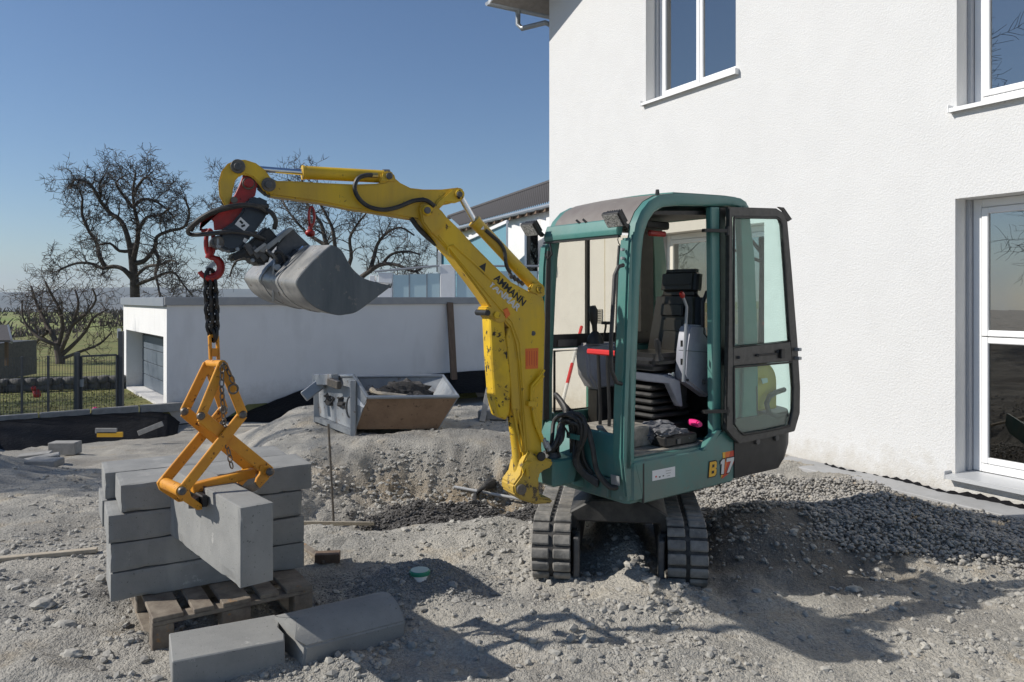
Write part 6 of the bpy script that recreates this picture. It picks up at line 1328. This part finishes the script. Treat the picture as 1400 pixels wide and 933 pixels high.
tree('bare_tree', 'tall gnarled leafless tree rising behind the left end of the garage', 28,
 [(186, 430), (185, 405), (184, 375), (181, 345), (178, 318)],
 [(.55, [(184, 378), (172, 360), (152, 355), (136, 358), (118, 351), (100, 349), (82, 353), (66, 362)]),
  (.50, [(138, 356), (132, 340), (122, 318), (112, 298), (104, 272), (100, 248), (99, 234)]),
  (.62, [(180, 345), (177, 315), (170, 290), (160, 278), (146, 271), (133, 255), (122, 235), (110, 222), (95, 218), (78, 230)]),
  (.55, [(181, 350), (190, 315), (188, 290), (182, 262), (179, 235), (184, 205)]),
  (.45, [(189, 300), (196, 287), (208, 276), (224, 272), (240, 262)]),
  (.55, [(184, 350), (200, 345), (215, 325), (222, 308), (240, 298), (262, 292), (270, 270), (266, 245)]),
  (.45, [(186, 385), (200, 380), (215, 374), (235, 365), (250, 366), (262, 385), (274, 400)]),
  (.45, [(216, 330), (222, 345), (218, 365), (222, 385), (226, 402)]),
  (.40, [(180, 262), (195, 248), (214, 250), (232, 262), (246, 280)]),
  (.40, [(182, 330), (160, 330), (145, 318), (128, 322)]),
  (.35, [(184, 240), (195, 225), (205, 212), (212, 226)]), (.35, [(182, 262), (165, 240), (158, 222), (172, 208)]),
  (.40, [(186, 370), (205, 355), (225, 352), (245, 345), (258, 352)]), (.35, [(131, 245), (128, 225), (138, 205)])], 11, dens=6.2, tw=.37, sc_=(183, 425, .86), wt=.19)
tree('bare_tree', 'wide leafless tree behind the raised bucket and yellow arm', 30,
 [(474, 440), (474, 412), (468, 385), (460, 360)],
 [(.6, [(468, 390), (452, 350), (440, 310), (432, 285), (415, 262), (405, 235), (402, 208)]),
  (.5, [(466, 380), (456, 330), (452, 295), (440, 270), (425, 240), (432, 220)]),
  (.65, [(474, 400), (492, 376), (510, 362), (530, 350), (556, 352), (580, 362), (594, 355)]),
  (.5, [(510, 364), (518, 340), (524, 318), (540, 300), (560, 292), (582, 305)]),
  (.5, [(468, 372), (480, 340), (478, 310), (490, 288), (505, 270)]),
  (.5, [(462, 365), (430, 350), (400, 330), (360, 320), (330, 300), (300, 296), (270, 290), (262, 262)]),
  (.45, [(440, 320), (410, 300), (385, 270), (372, 245)]), (.4, [(300, 296), (285, 270), (278, 245), (284, 225)]),
  (.4, [(405, 238), (390, 225), (380, 215)]), (.4, [(530, 352), (545, 335), (570, 330), (590, 335)]),
  (.4, [(350, 316), (330, 340), (300, 345), (285, 370)]), (.4, [(490, 376), (520, 385), (550, 380), (575, 385)])], 23, dens=5.2, tw=.40, wt=.20, sc_=(474, 430, .86))
tree('bare_tree', 'smaller bushy leafless tree beside the lawn behind the gate', 31,
 [(83, 515), (82, 490), (78, 470)],
 [(.6, [(79, 470), (66, 450), (56, 430), (46, 410), (44, 385)]), (.55, [(80, 468), (84, 445), (80, 420), (70, 395), (62, 378)]), (.55, [(82, 480), (92, 460), (100, 435), (108, 410), (100, 390)]),
  (.5, [(83, 485), (100, 470), (120, 450), (135, 430), (150, 418)]), (.45, [(78, 470), (60, 462), (42, 450), (28, 430), (24, 405)]), (.45, [(100, 440), (120, 425), (132, 405), (128, 388)]),
  (.4, [(84, 490), (110, 480), (138, 468), (155, 450)]), (.4, [(64, 450), (45, 470), (30, 478)])], 37, dens=4.2, wt=.20, tw=.48, sc_=(83, 515, .95), barkm='twig')
# off to the left, seen mirrored in the house windows
tree('bare_tree', 'leafless tree standing left of the site, mirrored in the house windows', 8.5,
 [(-1700, 430), (-1700, 200), (-1710, 60)],
 [(.6, [(-1700, 150), (-1900, -50), (-2050, -250), (-2100, -500)]), (.6, [(-1705, 100), (-1600, -100), (-1450, -300), (-1400, -550)]), (.6, [(-1710, 60), (-1750, -200), (-1720, -450), (-1650, -700)]), (.5, [(-1700, 120), (-1500, 20), (-1300, -60), (-1150, -200)]), (.5, [(-1700, 200), (-1950, 100), (-2200, 30), (-2350, -150)])], 51, dens=2.4, tw=1.1, wt=.17, dy=1.2, lvl=3)
# two more on the left, seen only in the panes
src_ = [o for o in C.objects if o.get('label', '').startswith('leafless tree standing left')][0]
for loc_, rz_, lb_ in (((-27, 1.5, -1.5), 2.1, 'leafless tree farthest left of the site, mirrored in the upper house window'), ((-25, 15, -1.5), 4.0, 'leafless tree left of the lawn, mirrored in the tall ground-floor window')):
    c_ = src_.copy(); C.objects.link(c_); c_.location = loc_; c_.rotation_euler = (0, 0, rz_); c_['label'] = lb_
    for k_ in src_.children: d_ = k_.copy(); C.objects.link(d_); d_.parent = c_
src_.scale = (1.12, 1.12, 1.15)
# hedge and scrub in the valley, read as one mass
rb = random.Random(5); mb = MB()
for k in range(520):
    Y = rb.uniform(48, 260); x_ = rb.uniform(-.78, -.20)*Y if rb.random() < .6 else rb.uniform(-.8, .5)*Y; g_ = -1.6-58*float(ss(90, 1300, np.array([Y]))[0]); hh = rb.uniform(.8, 2.3) if Y > 80 else rb.uniform(.5, 1.2)
    if Y < 85 and -.56*Y < x_ < -.50*Y and rb.random() < .8: continue
    for q in range(9):
        a = rb.uniform(0, 6.28); l_ = hh*rb.uniform(.5, 1); d_ = Vector((math.cos(a)*.45, math.sin(a)*.45, 1)); p0 = Vector((x_+rb.gauss(0, .7), Y, g_)); pts = [p0]
        for s_ in range(3): pts.append(pts[-1]+(d_+Vector((rb.gauss(0, .3), rb.gauss(0, .3), 0)))*l_/3)
        mb.tube(pts, [.06+Y*.0006, .05+Y*.0005, .035+Y*.0004, .02+Y*.0003], 3, cap=False)
me = mesh_of('scrub', mb, 'twig', Vector((0, 0, 0)), smooth=False); link('scrub', me, 'brown leafless scrub and hedges in the fields before the hills', 'scrub', 'stuff')
# air
hb = MB().box((0, 2400, 33), (11000, 5200, 230)); hv = bpy.data.materials.new('air'); hv.use_nodes = True; nt = hv.node_tree; nt.nodes.remove(nt.nodes['Principled BSDF']); v = nt.nodes.new('ShaderNodeVolumePrincipled')
v.inputs['Color'].default_value = (.74, .86, 1, 1); v.inputs['Density'].default_value = .00018; v.inputs['Anisotropy'].default_value = .2; nt.links.new(v.outputs[0], nt.nodes['Material Output'].inputs['Volume'])
me = mesh_of('haze', hb, hv, Vector((0, 0, 0)), smooth=False); link('haze', me, 'pale blue haze over the far valley and hills', 'haze', 'stuff')
print('TRIS', sum(sum(len(p.vertices)-2 for p in o.data.polygons) for o in C.objects if o.type == 'MESH' and len(o.data.polygons) < 3000)//1000, 'k small;', sum(len(o.data.polygons) for o in C.objects if o.type == 'MESH' and len(o.data.polygons) >= 3000)//1000, 'k faces big')
